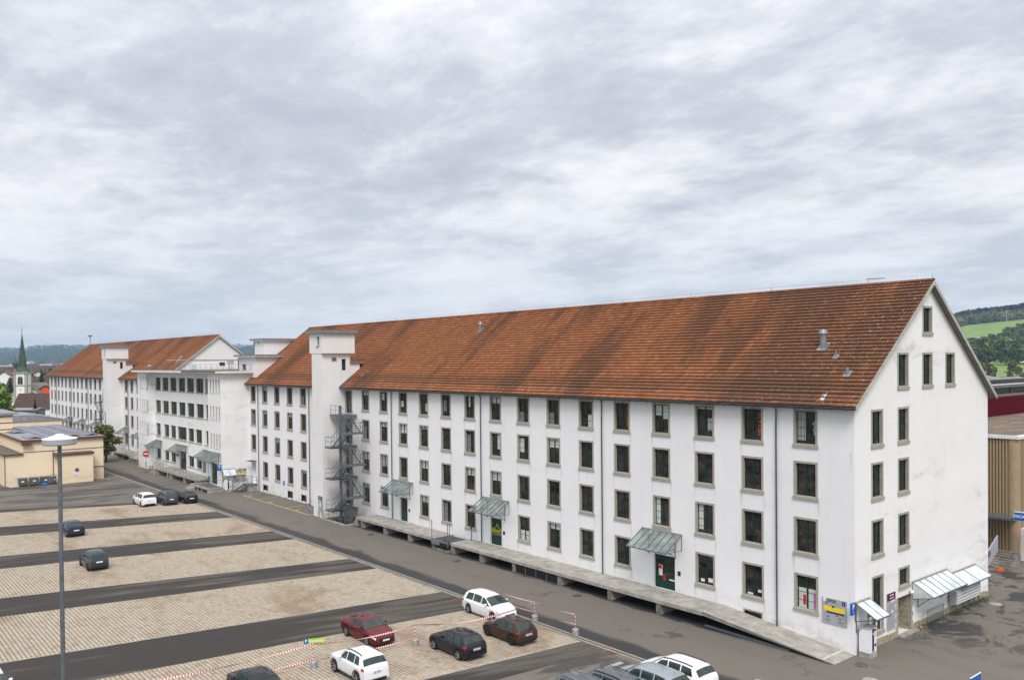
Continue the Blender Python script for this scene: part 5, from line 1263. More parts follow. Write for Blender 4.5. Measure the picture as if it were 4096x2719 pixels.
# ================================================================ cars
PROF={
 'hatch':dict(L=4.25,H=1.48,W=1.77,belt=.93,top=[(0,.40),(.03,.62),(.06,.90),(.16,1.02),(.50,1.34),(.66,1.42),(1.15,1.475),(1.75,1.48),(2.25,1.43),(3.02,1.03),(3.14,.99),(3.75,.88),(4.03,.76),(4.18,.60),(4.25,.40)],ws=(2.30,3.02),rw=(.17,.52),sw=((.62,1.32,.95,1.32),(1.38,2.02),(2.10,2.95)),wheels=(.80,3.38)),
 'mpv':dict(L=4.52,H=1.64,W=1.81,belt=.99,top=[(0,.42),(.03,.65),(.06,1.0),(.12,1.08),(.34,1.48),(.48,1.57),(1.2,1.64),(2.1,1.625),(2.6,1.54),(3.55,1.10),(3.68,1.05),(4.1,.92),(4.36,.78),(4.48,.60),(4.52,.42)],ws=(2.62,3.55),rw=(.13,.38),sw=((.50,1.30),(1.38,2.25),(2.33,3.35)),wheels=(.82,3.58)),
 'suv':dict(L=4.28,H=1.66,W=1.80,belt=1.06,top=[(0,.5),(.03,.7),(.06,1.02),(.14,1.12),(.42,1.48),(.58,1.58),(1.1,1.655),(1.9,1.65),(2.35,1.58),(3.0,1.19),(3.12,1.15),(3.8,1.05),(4.10,.92),(4.24,.7),(4.28,.48)],ws=(2.38,3.02),rw=(.16,.45),sw=((.62,1.15),(1.22,1.98),(2.06,2.92)),wheels=(.82,3.40)),
 'wagon':dict(L=4.70,H=1.49,W=1.80,belt=.94,top=[(0,.42),(.03,.62),(.06,.92),(.16,1.02),(.48,1.36),(.62,1.43),(1.3,1.49),(2.4,1.485),(2.85,1.42),(3.55,1.03),(3.68,.99),(4.2,.87),(4.5,.75),(4.65,.58),(4.7,.42)],ws=(2.88,3.56),rw=(.18,.50),sw=((.60,1.42),(1.50,2.32),(2.40,3.42)),wheels=(.95,3.72)),
 'box':dict(L=4.55,H=1.80,W=1.86,belt=1.10,top=[(0,.5),(.03,.75),(.06,1.1),(.10,1.22),(.24,1.66),(.38,1.74),(1.0,1.80),(2.2,1.79),(2.6,1.72),(3.1,1.30),(3.22,1.24),(4.0,1.14),(4.36,1.02),(4.5,.75),(4.55,.5)],ws=(2.62,3.12),rw=(.11,.26),sw=((.42,1.22),(1.30,2.12),(2.20,3.0)),wheels=(.85,3.62)),
 'coupe':dict(L=4.48,H=1.45,W=1.82,belt=.95,top=[(0,.42),(.04,.70),(.07,.96),(.16,1.04),(.85,1.09),(1.38,1.32),(1.72,1.42),(2.2,1.445),(2.55,1.39),(3.32,1.00),(3.45,.97),(4.0,.85),(4.28,.74),(4.43,.58),(4.48,.42)],ws=(2.58,3.32),rw=(.90,1.36),sw=((1.35,1.9),(1.98,3.2)),wheels=(.88,3.52))}
TY={}
def wheel_meshes(r,w=.21,kind='silver'):
    k=(r,kind)
    if k in TY: return TY[k]
    a=MB(); a.lathe((0,0,0),[(r*.60,-w/2),(r*.93,-w/2),(r,-w/2+.03),(r,w/2-.03),(r*.93,w/2),(r*.60,w/2)],22,axis='x')
    b=MB(); b.lathe((0,0,0),[(0,-.055),(r*.14,-.055),(r*.16,-.04)],18,axis='x')
    b.lathe((0,0,0),[(r*.60,-w/2+.005),(r*.66,-w/2-.004),(r*.66,-w/2+.03)],22,axis='x')
    for i in range(5):
        t=2*math.pi*i/5
        for d in (-.11,.11):
            c0=(-.06,math.cos(t)*r*.08,math.sin(t)*r*.08); c1=(-w/2+.01,math.cos(t+d)*r*.63,math.sin(t+d)*r*.63); b.bar(c0,c1,.035,.03)
    c=MB(); c.lathe((0,0,0),[(0,-.02),(r*.62,-.02)],18,axis='x')
    TY[k]=(a.mesh('tyre','black',True),b.mesh('rim','silver' if kind=='silver' else 'rimdark'),c.mesh('brake_disc','black')); return TY[k]
def car(label,paint,x,y,head,style,L=None,W=None,H=None,rails=None,clad=False,group=None,rim='silver',cat='car',tail='side',ref='rear_axle',drive=False,roofmat=None,plate=None):
    P=PROF[style]; L0=P['L']; L=L or L0; W=W or P['W']; H=H or P['H']; sx=L/L0; sz=H/P['H']
    # y given for the rear axle when heading +Y, or the rear axle when heading -Y
    rw_,fw_=P['wheels'][0]*sx,P['wheels'][1]*sx
    wr=.33 if style not in('suv','box') else .36
    rz=0 if head>0 else math.pi
    oy=y-rw_ if head>0 else y+rw_
    root=thing('parked_car',label,cat,(x,oy,0),rz,group)
    tp=[(a*sx,b*sz if b>.7 else b) for a,b in P['top']]; tx=np.array([a for a,b in tp]); tz=np.array([b for a,b in tp])
    ys=np.unique(np.concatenate([[0,.015,.03,.06,.10],np.linspace(.14,L-.14,62),[L-.10,L-.06,L-.03,L-.015,L]]))
    def zt_(yy): return float(np.interp(yy,tx,tz))
    def zt(yy):
        if yy<.2 or yy>L-.15: return zt_(yy)
        return (zt_(yy-.07)+2*zt_(yy)+zt_(yy+.07))/4
    belt=P['belt']*sz
    def hw(yy):
        a=max(0,1-yy/.55); b=max(0,1-(L-yy)/.95); return W/2*(1-.12*a*a-.30*b*b*b-.02*b)
    def z0(yy):
        base=.20+.12*max(0,1-yy/.25)+.06*max(0,1-(L-yy)/.3)
        for c in (rw_,fw_):
            d=abs(yy-c); R_=wr+.055
            if d<R_: base=max(base,wr+math.sqrt(R_*R_-d*d)*.98)
        return base
    def ring(yy):
        w=hw(yy); t=zt(yy); zb=min(belt,t-.035-.03*min(1,yy/.1)); zb=max(zb,.36); b=min(z0(yy),zb-.05); hh=max(0,t-.06-(zb+.01)); wr_=.93*w-hh*.40
        ztop=max(t-.06,zb+.012) if hh>0 else zb+.012
        k=min(1,max(0,(t-zb-.03)/.12))
        return [(.90*w,b),(.975*w,b+.22*(zb-b)),(w,b+.55*(zb-b)),(.988*w,b+.82*(zb-b)),(.955*w,zb-.01),(.93*w-.0,zb+.008),(wr_,ztop),(wr_-.085*k-.02,t-.018),(wr_*.5,t+.004),(0,t+.012)]
    def Sf(yy,t):
        r=ring(yy); i=min(8,int(t)); f=t-i; a,b=r[i],r[i+1]; return a[0]+(b[0]-a[0])*f,a[1]+(b[1]-a[1])*f
    # arch stations
    extra=[]
    for c in (rw_,fw_):
        for k in range(-8,9): extra.append(c+(wr+.055)*math.sin(k*math.pi/16))
    ys=np.unique(np.round(np.concatenate([ys,extra]),4)); ys=ys[(ys>=0)&(ys<=L)]
    V=[];n=19
    for yy in ys:
        r=ring(float(yy)); full=[(-a,b) for a,b in r]+[(a,b) for a,b in r[::-1][1:]]
        V+=[(a,float(yy),b) for a,b in full]
    Fc=[]
    for i in range(len(ys)-1):
        for j in range(n-1): Fc.append((i*n+j,i*n+j+1,(i+1)*n+j+1,(i+1)*n+j))
    mb=MB(); mb.add(V,Fc); k=(len(ys)-1)*n
    mb.add([V[j] for j in range(n)],[tuple(range(n))[::-1]]); mb.add([V[k+j] for j in range(n)],[tuple(range(n))])
    mb.v=[v for v in mb.v]
    body=mb.build('body',paint,root,smooth=True)
    u=MB(); u.box(-W/2*.84,W/2*.84,.25,L-.35,.17,.55); u.build('underbody','black',root)
    def patch(name,mat,y0,y1,t0,t1,off=.012,sides=(-1,1),ny=5,nt=3,y0b=None,y1b=None,each=True):
        """patch of the body surface; y0b,y1b give the y range at t1 when it is slanted"""
        y0b=y0 if y0b is None else y0b; y1b=y1 if y1b is None else y1b
        for s_ in sides:
            q=MB(); vs=[]
            for j in range(nt+1):
                f=j/nt; t=t0+(t1-t0)*f; a=y0+(y0b-y0)*f; b=y1+(y1b-y1)*f
                for i in range(ny+1):
                    yy=a+(b-a)*i/ny; X_,Z_=Sf(yy,t); vs.append((s_*(X_+off*(1 if t<6.5 else .3)),yy,Z_+(off if t>5.5 else off*.15)))
            fs=[(j*(ny+1)+i,j*(ny+1)+i+1,(j+1)*(ny+1)+i+1,(j+1)*(ny+1)+i) for j in range(nt) for i in range(ny)]
            if s_<0: fs=[f[::-1] for f in fs]
            q.add(vs,fs); q.build(name,mat,root)
    def center(name,mat,y0,y1,tmin,off=.014,ny=8):
        q=MB(); ts=[tmin,6.8,7.4,8,8.6,9]; ts=[t for t in ts if t>=tmin]; cols_=[(-1,t) for t in ts]+[(1,t) for t in ts[::-1][1:]]
        vs=[]
        for i in range(ny+1):
            yy=y0+(y1-y0)*i/ny
            sgn=1 if y0>L/2 else -1
            for s_,t in cols_: X_,Z_=Sf(yy,min(t,8.999)); vs.append((s_*X_,yy+off*.6*sgn,Z_+off))
        m_=len(cols_); fs=[(i*m_+j,i*m_+j+1,(i+1)*m_+j+1,(i+1)*m_+j) for i in range(ny) for j in range(m_-1)]
        q.add(vs,fs); q.build(name,mat,root)
    center('windshield','carglass',P['ws'][0]*sx+.06,P['ws'][1]*sx-.05,6.05)
    center('rear_window','carglass',P['rw'][0]*sx+.02,P['rw'][1]*sx-.02,6.3)
    for seg in P['sw']:
        a,b=seg[0]*sx,seg[1]*sx; last=seg is P['sw'][-1]; first=seg is P['sw'][0]
        patch('side_window','carglass',a-(0.0),b,5.12,5.92,.010,ny=6,nt=2,y0b=a+(.16 if first else .0),y1b=b-(.55*sx if last and style!='box' else (.25 if last else 0)))
    # lamps, bumpers, plates
    if tail=='side': patch('tail_light','lampred',.035,.30,3.1,4.9,.012,ny=4,nt=3)
    else: patch('tail_light','lampred',.05,.22,3.4,5.9,.012,ny=3,nt=4)
    patch('headlight','lampwhite',L-.52,L-.12,3.2,4.9,.012,ny=5,nt=3)
    zc_=.72 if style in('hatch','wagon','coupe') else .80
    pl=MB().box(-.26,.26,-.022,-.004,zc_-.06,zc_+.06).build('number_plate','white',root)
    if plate: put_text(plate,.105,'black','-y',(0,-.027,zc_),root,'plate_lettering')
    MB().box(-.25,.25,L+.004,L+.02,.42,.53).build('number_plate','white',root)
    MB().box(-.42,.42,L-.03,L+.008,.30,.60).build('grille','blackgloss',root)
    MB().box(-.60,.60,-.02,.02,.27,.42).build('rear_valance','blackgloss',root)
    for (a,b) in ((.0,.12),):
        patch('bumper_trim','blackgloss' if clad else paint,.0+.02,.55,.02,.75,.012) if clad else None
    if clad: 
        patch('sill_trim','blackgloss',rw_+wr+.08,fw_-wr-.08,.02,.85,.014,ny=4); patch('bumper_trim','blackgloss',fw_+wr+.08,L-.04,.02,.75,.012)
        for c in (rw_,fw_):
            for s_ in (-1,1):
                q=MB(); pts=[math.pi*i/12 for i in range(13)]; R1,R2=wr+.04,wr+.11
                vs=[(s_*(hw(c)+.010),c+R1*math.cos(t),wr+R1*math.sin(t)) for t in pts]+[(s_*(hw(c)+.006),c+R2*math.cos(t),wr+R2*math.sin(t)) for t in pts]
                q.add(vs,[(i,i+1,14+i,13+i) for i in range(12)]); q.build('arch_trim','blackgloss',root)
    # door seams and handles
    for yy in [s_[0]*sx-.035 for s_ in P['sw'][1:]]+[P['sw'][-1][1]*sx+.03]:
        if not(abs(yy-rw_)<wr+.02 or abs(yy-fw_)<wr+.02): patch('door_seam','black',yy-.008,yy+.008,.4,5.0,.004,ny=1,nt=4)
    for s0 in P['sw'][1:]: patch('door_handle','chrome' if paint!='c_white' else paint,s0[0]*sx+.05,s0[0]*sx+.22,4.25,4.42,.022,ny=2,nt=1)
    for s_ in (-1,1):
        my=P['sw'][-1][1]*sx-.38; X_,Z_=Sf(my,5.1); q=MB(); q.lathe((0,0,0),[(0,-.11),(.07,-.08),(.085,0),(.07,.08),(0,.11)],8,axis='x'); q.build('mirror',paint,root,(s_*(X_+.13),my,Z_+.08),smooth=True)
    X_,Z_=Sf(P['rw'][1]*sx+.35,8.9); MB().bar((0,P['rw'][1]*sx+.30,Z_),(0,P['rw'][1]*sx+.12,Z_+.16),.012).build('aerial','black',root)
    if rails:
        for s_ in (-1,1):
            q=MB(); a,b=P['rw'][1]*sx+.25,P['ws'][0]*sx-.05; pts=[(lambda S_:(s_*(S_[0]+.0),yy,S_[1]+.05))(Sf(yy,6.75)) for yy in np.linspace(a,b,6)]
            for p_,q_ in zip(pts,pts[1:]): q.bar(p_,q_,.045,.035)
            q.build('roof_rail',rails,root)
    # wheels
    ty,ri,br=wheel_meshes(wr,.21,rim)
    for c in (rw_,fw_):
        for s_ in (-1,1):
            o=link('wheel',ty,root,(s_*(W/2-.115),c,wr)); 
            if s_>0: o.rotation_euler=(0,0,math.pi)
            link('rim',ri,o); link('brake_disc',br,o)
    return root
car('white people carrier, leftmost of the three cars parked before the office block','c_white',-15.66,86.0,1,'mpv',4.65,1.88,1.66)
car('dark grey off-roader with roof rails between white people carrier and black hatchback','c_grey',-13.25,85.1,1,'suv',4.6,1.84,1.68,rails='chrome')
car('black hatchback, rightmost of the three cars parked before the office block','c_black',-10.9,84.5,1,'hatch',4.3,1.79,1.5)
car('navy blue hatchback half hidden behind the lamp post','c_navy',-27.2,71.9,1,'hatch',4.3,1.8,1.55)
car('dark green small people carrier alone in the third paved row','c_green',-29.2,54.6,1,'mpv',4.05,1.69,1.62,rim='dark')
car('maroon coupe with front facing the camera behind the barrier tape','c_red',-20.62,23.85,-1,'coupe')
car('white compact off-roader with black sills and rear facing the camera','c_white',-24.32,15.95,1,'suv',rails='blackgloss',clad=True,plate='ZG 19581')
car('black hatchback parked between white off-roader and brown hatchback','c_black',-17.78,15.3,1,'hatch',4.25,1.76,1.51,plate='AG 421311')
car('brown metallic hatchback next to the drain channel','c_brown',-13.68,15.2,1,'hatch',4.05,1.74,1.47,rim='dark',plate='ZG 687081')
car('white people carrier parked nose towards the camera by the drain channel','c_white',-11.6,22.5,-1,'mpv',4.5,1.80,1.61)
car('black boxy off-roader cut off by the lower edge left of the white one','c_black',-30.2,16.9,1,'suv',4.25,1.80,1.62,roofmat='c_black')
car('grey blue car at the lower edge with only its roof in view','c_sblue',-20.35,7.2,-1,'hatch',4.2,1.75,1.45)
car('dark boxy car with silver roof rails at the lower edge','c_dgrey',-18.15,5.75,-1,'box',4.6,1.82,1.76,rails='chrome')
car('dark grey estate with red tail light at the lower edge','c_dgrey',-15.83,5.75,-1,'wagon',4.6,1.78,1.50,rails='blackgloss')
car('grey metallic estate between dark grey estate and white estate','c_silver',-13.55,3.1,1,'wagon',4.75,1.82,1.47,tail='up')
car('white estate car nearest the drain channel end at the lower edge','c_white',-11.48,3.0,1,'wagon',4.6,1.78,1.50,rails='blackgloss')
car('white car roof just showing at the lower edge below the ramp','c_white',-11.4,-.75,-1,'mpv',4.4,1.8,1.50)
car('white car at the lower left corner behind the lamp post','c_white',-41.25,28.9,-1,'mpv',4.4,1.8,1.50)

# ================================================================ barrier tape and weights
def weight(label,x,y,h=1.32):
    o=thing('barrier_post',label,'barrier post',(x,y,0),.3)
    q=MB(); q.lathe((0,0,0),[(0,.42),(.20,.42),(.235,.38),(.235,.02),(.22,0)],7); q.build('weight','wrap',o)
    q=MB(); 
    for k in range(8): q.cyl((0,0,.42+k*(h-.42)/8),(0,0,.42+(k+1)*(h-.42)/8),.022,6,mi=k%2)
    q.build('post',['tapew','red'],o); q=MB(); q.bar((.0,0,.42),(.12,.1,.62),.05); q.bar((0,0,.45),(-.1,.08,.3),.05); q.build('knot','red',o)
weight('wrapped concrete weight with post below the green vaccination centre sign',-25.75,20.0,1.45)
weight('wrapped concrete weight with post between maroon coupe and black hatchback',-19.05,19.3,1.35)
weight('wrapped concrete weight with post in front of the white people carrier',-10.05,18.0,1.35)
weight('wrapped concrete weight standing at the drain channel near the end of the tape',-10.0,14.0,1.4)
def tape(label,pts,w=.075,sag=.0):
    q=MB(); P_=[]
    for a,b in zip(pts,pts[1:]):
        a=Vector(a);b=Vector(b); L=(b-a).length; n=max(2,int(L/.16))
        for i in range(n): t=i/n; P_.append(a.lerp(b,t)-Vector((0,0,sag*4*t*(1-t)*L/6)))
    P_.append(Vector(pts[-1]))
    for i,(a,b) in enumerate(zip(P_,P_[1:])):
        d=(b-a).normalized(); tw=i*.33; s=d.cross(Vector((0,0,1))).normalized(); u=s.cross(d)
        def off(t): return (s*math.sin(t)+u*math.cos(t))*w/2
        o0,o1=off(tw*.25),off((i+1)*.33*.25); m1=a.lerp(b,.5)
        q.quad(a-o0,m1-o0.lerp(o1,.5),m1+o0.lerp(o1,.5),a+o0,0); q.quad(m1-o0.lerp(o1,.5),b-o1,b+o1,m1+o0.lerp(o1,.5),1)
    o=q.build('barrier_tape',['tapew','red'],None,tuple(pts[0])); 
    for v in o.data.vertices: v.co-=Vector(pts[0])
    tag(o,label,'barrier tape')
A=(-25.75,20.0,1.42);Bp=(-19.05,19.3,1.33);Cc=(-10.05,18.0,1.33);D=(-10.0,14.0,1.36)
tape('upper red and white tape left of the vaccination centre sign',[A,(-34.6,21.1,1.12),(-40.0,21.6,1.0)],.085,.10)
tape('lower red and white tape left of the vaccination centre sign',[(-25.75,20.0,.5),(-31.5,20.4,.42),(-38,20.8,.35)],.08,.05)
tape('upper red and white tape stretched in front of the maroon coupe',[A,Bp],.10,.22)
tape('lower red and white tape behind the white compact off-roader',[(-25.75,20,.5),(-22.4,19.7,.36),(-19.05,19.3,.55)],.08,.15)
tape('long twisted red and white tape from the middle post to the drain channel post',[Bp,Cc],.11,.30)
tape('upper thin tape from the channel post to the last wrapped weight',[Cc,D,(-10.0,14.0,.6)],.06,.12)
tape('lower thin tape from the channel post to the last wrapped weight',[(-10.05,18,.62),(-10.0,14.0,.72)],.05,.10)
tape('upper tape from the channel post away towards the fire stairs side',[Cc,(-9.6,22.4,1.05),(-9.6,22.5,1.35)],.06,.10)
tape('lower tape from the channel post passing behind the white people carrier',[(-10.05,18,.62),(-9.7,22.6,.45)],.05,.08)
tape('loose end of tape lying on the pavers beside the black hatchback',[(-19.25,19.15,.2),(-19.5,18.7,.03),(-19.2,18.0,.03),(-18.75,17.4,.03),(-18.6,17.1,.03)],.07)
o=thing('vaccination_sign','lime green and blue sign reading Impfzentrum on a barrier post','sign',(-25.72,19.93,1.62),R(-31))
MB().box(-.60,.60,-.02,.0,-.14,.14).build('panel','lime',o); MB().box(-.62,-.36,-.03,-.0205,-.15,.15).build('parking_field','blue',o)
put_text('P',.24,'white','-y',(-.49,-.033,0),o,bold=.006); put_text('Impfzentrum',.175,'white','-y',(.12,-.024,.0),o,sx=.9,bold=.004)

# ================================================================ trees, church, town, hills
def leaf_cloud(blobs,n,size,flat=.0,seed=1):
    """blobs: (x,y,z,rx,ry,rz); many small leaf-cluster faces spread through the volume"""
    r=np.random.default_rng(seed); B=np.array(blobs,float); vol=(B[:,3]*B[:,4]*B[:,5]); k=r.choice(len(B),n,p=vol/vol.sum())
    d=r.normal(size=(n,3)); d/=np.linalg.norm(d,axis=1)[:,None]; rad=r.random(n)**(1/2.2)*(.82+.36*r.random(n))
    c=B[k,:3]+d*rad[:,None]*B[k,3:6]
    nr=d*.6+r.normal(size=(n,3))*.6; nr[:,2]+=.25; nr/=np.linalg.norm(nr,axis=1)[:,None]
    t=np.cross(nr,r.normal(size=(n,3))); t/=np.linalg.norm(t,axis=1)[:,None]; b=np.cross(nr,t)
    s=(size*(.6+.8*r.random(n)))[:,None]
    V=np.stack([c-t*s-b*s*.6,c+t*s-b*s*.7,c+t*s*.9+b*s*.6,c-t*s*.8+b*s*.8],1).reshape(-1,3)
    Fq=np.arange(4*n).reshape(-1,4); base=r.random(len(B))[k]; rn=np.repeat(np.clip(base*.6+.4*r.random(n),0,1),4)
    return V,Fq,rn
def crown_blobs(h,w,nb,seed,z0=.3):
    r=random.Random(seed); bl=[]
    for i in range(nb):
        a=r.random()*6.283; t=r.random(); z=h*(z0+(1-z0)*t*.86); rr=w*.5*math.sin(math.pi*min(.95,.22+.72*t))*(.35+.55*r.random()); s=w*(.16+.13*r.random())
        bl.append((math.cos(a)*rr,math.sin(a)*rr,z,s,s,s*.8))
    bl.append((0,0,h*(z0+.36),w*.28,w*.28,h*.26)); return bl
def trunk_mesh(h,r,seed,name='trunk'):
    q=MB(); rn=random.Random(seed); q.cyl((0,0,-.05),(0,0,h*.5),r,8,r2=r*.6)
    q=q; return q
def tree_meshes(h,w,mat,n,size,seed,conifer=False):
    if conifer:
        V=[];F_=[];R_=[];r=np.random.default_rng(seed); m=n; t=r.random(m)**.8; z=h*(.08+.92*t); rad=w*.5*(1-t)*(.35+.65*r.random(m))*(0.8+.25*np.sin(t*40)); a=r.random(m)*6.283
        c=np.stack([rad*np.cos(a),rad*np.sin(a),z],1); dr=np.stack([np.cos(a),np.sin(a),-.45+0*a],1); sd_=np.stack([-np.sin(a),np.cos(a),0*a],1); s=(size*(1.25-t)*(.6+.7*r.random(m)))[:,None]
        V=np.stack([c-sd_*s*.6-dr*s*.3,c+sd_*s*.6-dr*s*.3,c+dr*s+sd_*s*.25,c+dr*s-sd_*s*.25],1).reshape(-1,3); Fq=np.arange(4*m).reshape(-1,4); rn=np.repeat(r.random(m),4)
    else: V,Fq,rn=leaf_cloud(crown_blobs(h,w,int(9+w),seed),n,size,0,seed)
    cm=fastmesh('crown',V,Fq,mat,rn)
    q=MB(); rr=random.Random(seed); q.cyl((0,0,-.1),(0,0,h*.45),w*.035+.04,8,r2=w*.02+.02)
    if not conifer:
        for i in range(6): a=rr.random()*6.28; q.cyl((0,0,h*(.22+.04*i)),(math.cos(a)*w*.28,math.sin(a)*w*.28,h*(.5+.05*i)),w*.013+.02,6,r2=.02)
    else: q.cyl((0,0,h*.45),(0,0,h*.97),w*.02+.02,6,r2=.02)
    return cm,q.mesh('trunk','bark')
def plant(name,label,cat,loc,cm,tm,scale=1,rz=0,group=None,sz=None):
    o=thing(name,label,cat,loc,rz,group); o.scale=(scale,scale,sz or scale); link('crown',cm,o); link('trunk',tm,o); return o
cm,tm=tree_meshes(6.9,5.2,'leafo',5200,.17,3); plant('bushy_tree','round olive green tree beside the far loading dock stairs','tree',(-6.6,141.5,0),cm,tm)
dec=[tree_meshes(12,10,'leaf',5200,.42,5),tree_meshes(14,10,'leafo',4200,.5,6),tree_meshes(13,9,'leafd',4200,.5,8)]
con=[tree_meshes(17,8,'leafc',2600,.9,11,True),tree_meshes(20,7,'leafc',2600,.9,12,True)]
plant('green_tree','big bright green broadleaf tree at the left edge','tree',(-6.9,262,0),*dec[0],1.0)
plant('green_tree','darker green tree behind the big bright one at the left edge','tree',(-4.6,287,0),*dec[1],1.02,1.2)
plant('conifer','dark conifer between the church nave and the left edge','tree',(24.6,432,0),*con[0],.72)
plant('conifer','dark conifer right of the church tower','tree',(40.6,446.8,0),*con[0],.88,1)
plant('green_tree','round green tree low behind the church on its right','tree',(30.5,420,0),*dec[1],.62,2)
plant('green_tree','light green tree before the orange brick gable','tree',(15.8,330,0),*dec[0],.60,1.2)
plant('conifer','small dark conical shrub before the white house with green shutters','tree',(10.4,298,0),*con[1],.34,1)
plant('green_tree','dark low shrub against the far hall corner','tree',(-4.5,238,0),*dec[2],.30,1.7)
# church
ch=thing('church','white church with stone edged tower and slender green copper spire','church',(23.7,396.5,0),R(-30))
tw_=6.1/2*.88
mb=MB(); mb.box(-tw_,tw_,-tw_,tw_,0,14.6); mb.build('tower','white',ch)
for sx_ in (-1,1):
    for sy_ in (-1,1): MB().box(sx_*tw_-.5*(sx_+1)*1.0+(.0 if sx_>0 else -.08),sx_*tw_+.5*(1-sx_)+(.08 if sx_>0 else 0),sy_*tw_-.5*(sy_+1)+(.0 if sy_>0 else -.08),sy_*tw_+.5*(1-sy_)+(.08 if sy_>0 else 0),0,14.3).build('corner_stone','stone',ch)
MB().box(-tw_-.25,tw_+.25,-tw_-.25,tw_+.25,8.8,9.15).build('cornice','stone',ch); MB().box(-tw_-.5,tw_+.5,-tw_-.5,tw_+.5,14.3,14.85).build('cornice','stone',ch)
for face in range(2):
    q=MB(); pts=[(-.85,9.6),(.85,9.6),(.85,11.8)]+[(.85*math.cos(t),11.8+.95*math.sin(t)) for t in [i*math.pi/8 for i in range(1,8)]]+[(-.85,11.8)]
    w=[(a*1.35,9.35 if b<9.7 else b+.28) for a,b in pts]
    if face==0: q.prism(w,'y',-tw_-.06,-tw_-.002); fr=q.build('window','stone',ch); MB().prism(pts,'y',-tw_-.11,-tw_-.061).build('pane','black',fr); MB().box(-.07,.07,-tw_-.15,-tw_-.111,9.6,12.5).build('mullion','stone',fr)
    else: q.prism(w,'x',-tw_-.06,-tw_-.002); fr=q.build('window','stone',ch); MB().prism(pts,'x',-tw_-.11,-tw_-.061).build('pane','black',fr)
q=MB(); q.box(-.3,.3,-tw_-.05,-tw_-.002,7.0,7.15); q.box(-.08,.08,-tw_-.06,-tw_-.051,6.75,7.4); q.build('cross_window','black',ch)
M['copper']=plain('green_copper',(.045,.075,.045),.6,.1,.45,.8)
sp=MB(); sp.cyl((0,0,14.86),(0,0,17.0),tw_*1.28,8,r2=tw_*.70,caps=False); sp.cyl((0,0,17.0),(0,0,31.5),tw_*.70,8,r2=.12,caps=False); sp.build('spire','copper',ch)
sp=MB(); sp.cyl((0,0,31.4),(0,0,34.5),.10,6); sp.lathe((0,0,33.4),[(0,-.3),(.3,0),(0,.3)],8); sp.build('spire_rod','gutter',ch)
sp=MB(); sp.bar((0,0,34.4),(0,0,36.4),.10); sp.bar((-.7,0,35.6),(.7,0,35.6),.10); sp.lathe((0,0,34.9),[(0,-.25),(.25,0),(0,.25)],8); sp.build('spire_cross','yellow',ch)
q=MB(); q.box(-6.5,6.5,3,26,0,4.6); q.prism([(-6.5,4.6),(6.5,4.6),(0,9.2)],'y',3,26); q.build('nave','white',ch)
q=MB(); q.prism([(-7.1,4.2),(0,9.35),(0,9.75),(-7.1,4.6)],'y',2.6,26.5); q.prism([(0.001,9.35),(7.1,4.2),(7.1,4.6),(.001,9.75)],'y',2.6,26.5); q.build('nave_roof','darkwood',ch)
MB().cyl((-4.4,2.98,2.6),(-4.4,2.9,2.6),.75,16).build('round_window','stone',ch)
# old houses near the church
def house(name,label,cat,loc,w,d,h,rh,rz,wall='white',roof='brownmetal',wins=(),group=None,eave=.5,shutters=None):
    o=thing(name,label,cat,loc,rz,group)
    q=MB(); q.box(-w/2,w/2,-d/2,d/2,-.3,h); q.prism([(-d/2,h),(d/2,h),(0,h+rh)],'x',-w/2,w/2); q.build('wall',wall,o)
    e=eave; k=rh/(d/2); q=MB(); q.prism([(-d/2-e,h-e*k),(0,h+rh),(0,h+rh+.3),(-d/2-e,h-e*k+.3)],'x',-w/2-e,w/2+e); q.prism([(.001,h+rh),(d/2+e,h-e*k),(d/2+e,h-e*k+.3),(.001,h+rh+.3)],'x',-w/2-e,w/2+e); q.build('roof',roof,o)
    for (u,z,ww,hh) in wins:
        f=MB().box(u-ww/2,u+ww/2,-d/2-.06,-d/2-.002,z,z+hh).build('window','white',o); MB().box(u-ww/2+.08,u-.04,-d/2-.08,-d/2-.061,z+.08,z+hh-.08).build('pane','black',f); MB().box(u+.04,u+ww/2-.08,-d/2-.08,-d/2-.061,z+.08,z+hh-.08).build('pane','black',f)
        if shutters:
            for s_ in (-1,1): MB().box(u+s_*(ww/2+.3)-.26,u+s_*(ww/2+.3)+.26,-d/2-.09,-d/2-.002,z,z+hh).build('shutter',shutters,f)
    return o
M['oldroof']=plain('old_brown_tiles',(.075,.045,.035),.9,0,.3,.9)
house('old_house','white house with dark brown roof and green shutters before the church','house',(15.3,318,0),13,9,2.7,4.7,R(-35),'white','oldroof',((-3.3,.9,1.4,1.3),(2.2,.9,1.4,1.3)),shutters='greyteal')
house('old_house','long dark roofed house right behind the church tower','house',(46,470,0),34,12,4.5,6.5,R(-35),'white','oldroof',((-3,1.2,1.2,1.5),))
house('old_house','orange brick gabled house beside the far hall corner','house',(35.5,403,0),9,11,5.2,3.2,R(55),'orange','oldroof',((0,3.5,1.2,1.2),))
house('old_house','grey flat shed with shallow roof below the church','house',(8.6,302,0),9,7,2.6,.4,R(-35),'midgrey','roofgrey',((1.0,.9,1.4,1.0),))
house('old_house','wide white flat roofed block left of the church tower','house',(60,668,0),28,14,9.2,.5,R(-35),'white','roofgrey',((-5,5,9,1.2),))
# onion-domed tower far behind
on=thing('onion_church','far church tower with dark onion dome left of the spire','church',(102.4,890,0),R(-35))
MB().box(-2.2,2.2,-2.2,2.2,0,15.5).build('tower','midgrey',on); MB().lathe((0,0,15.5),[(2.4,0),(2.2,.6),(2.9,2.2),(3.1,3.6),(2.5,5.2),(1.2,6.4),(.4,7.4),(.15,9.5),(0,10.2)],14).build('dome','copper',on)
house('white_gable_house','white house with steep gable below the onion dome','house',(96,860,0),14,12,8,6,R(55),'white','red')
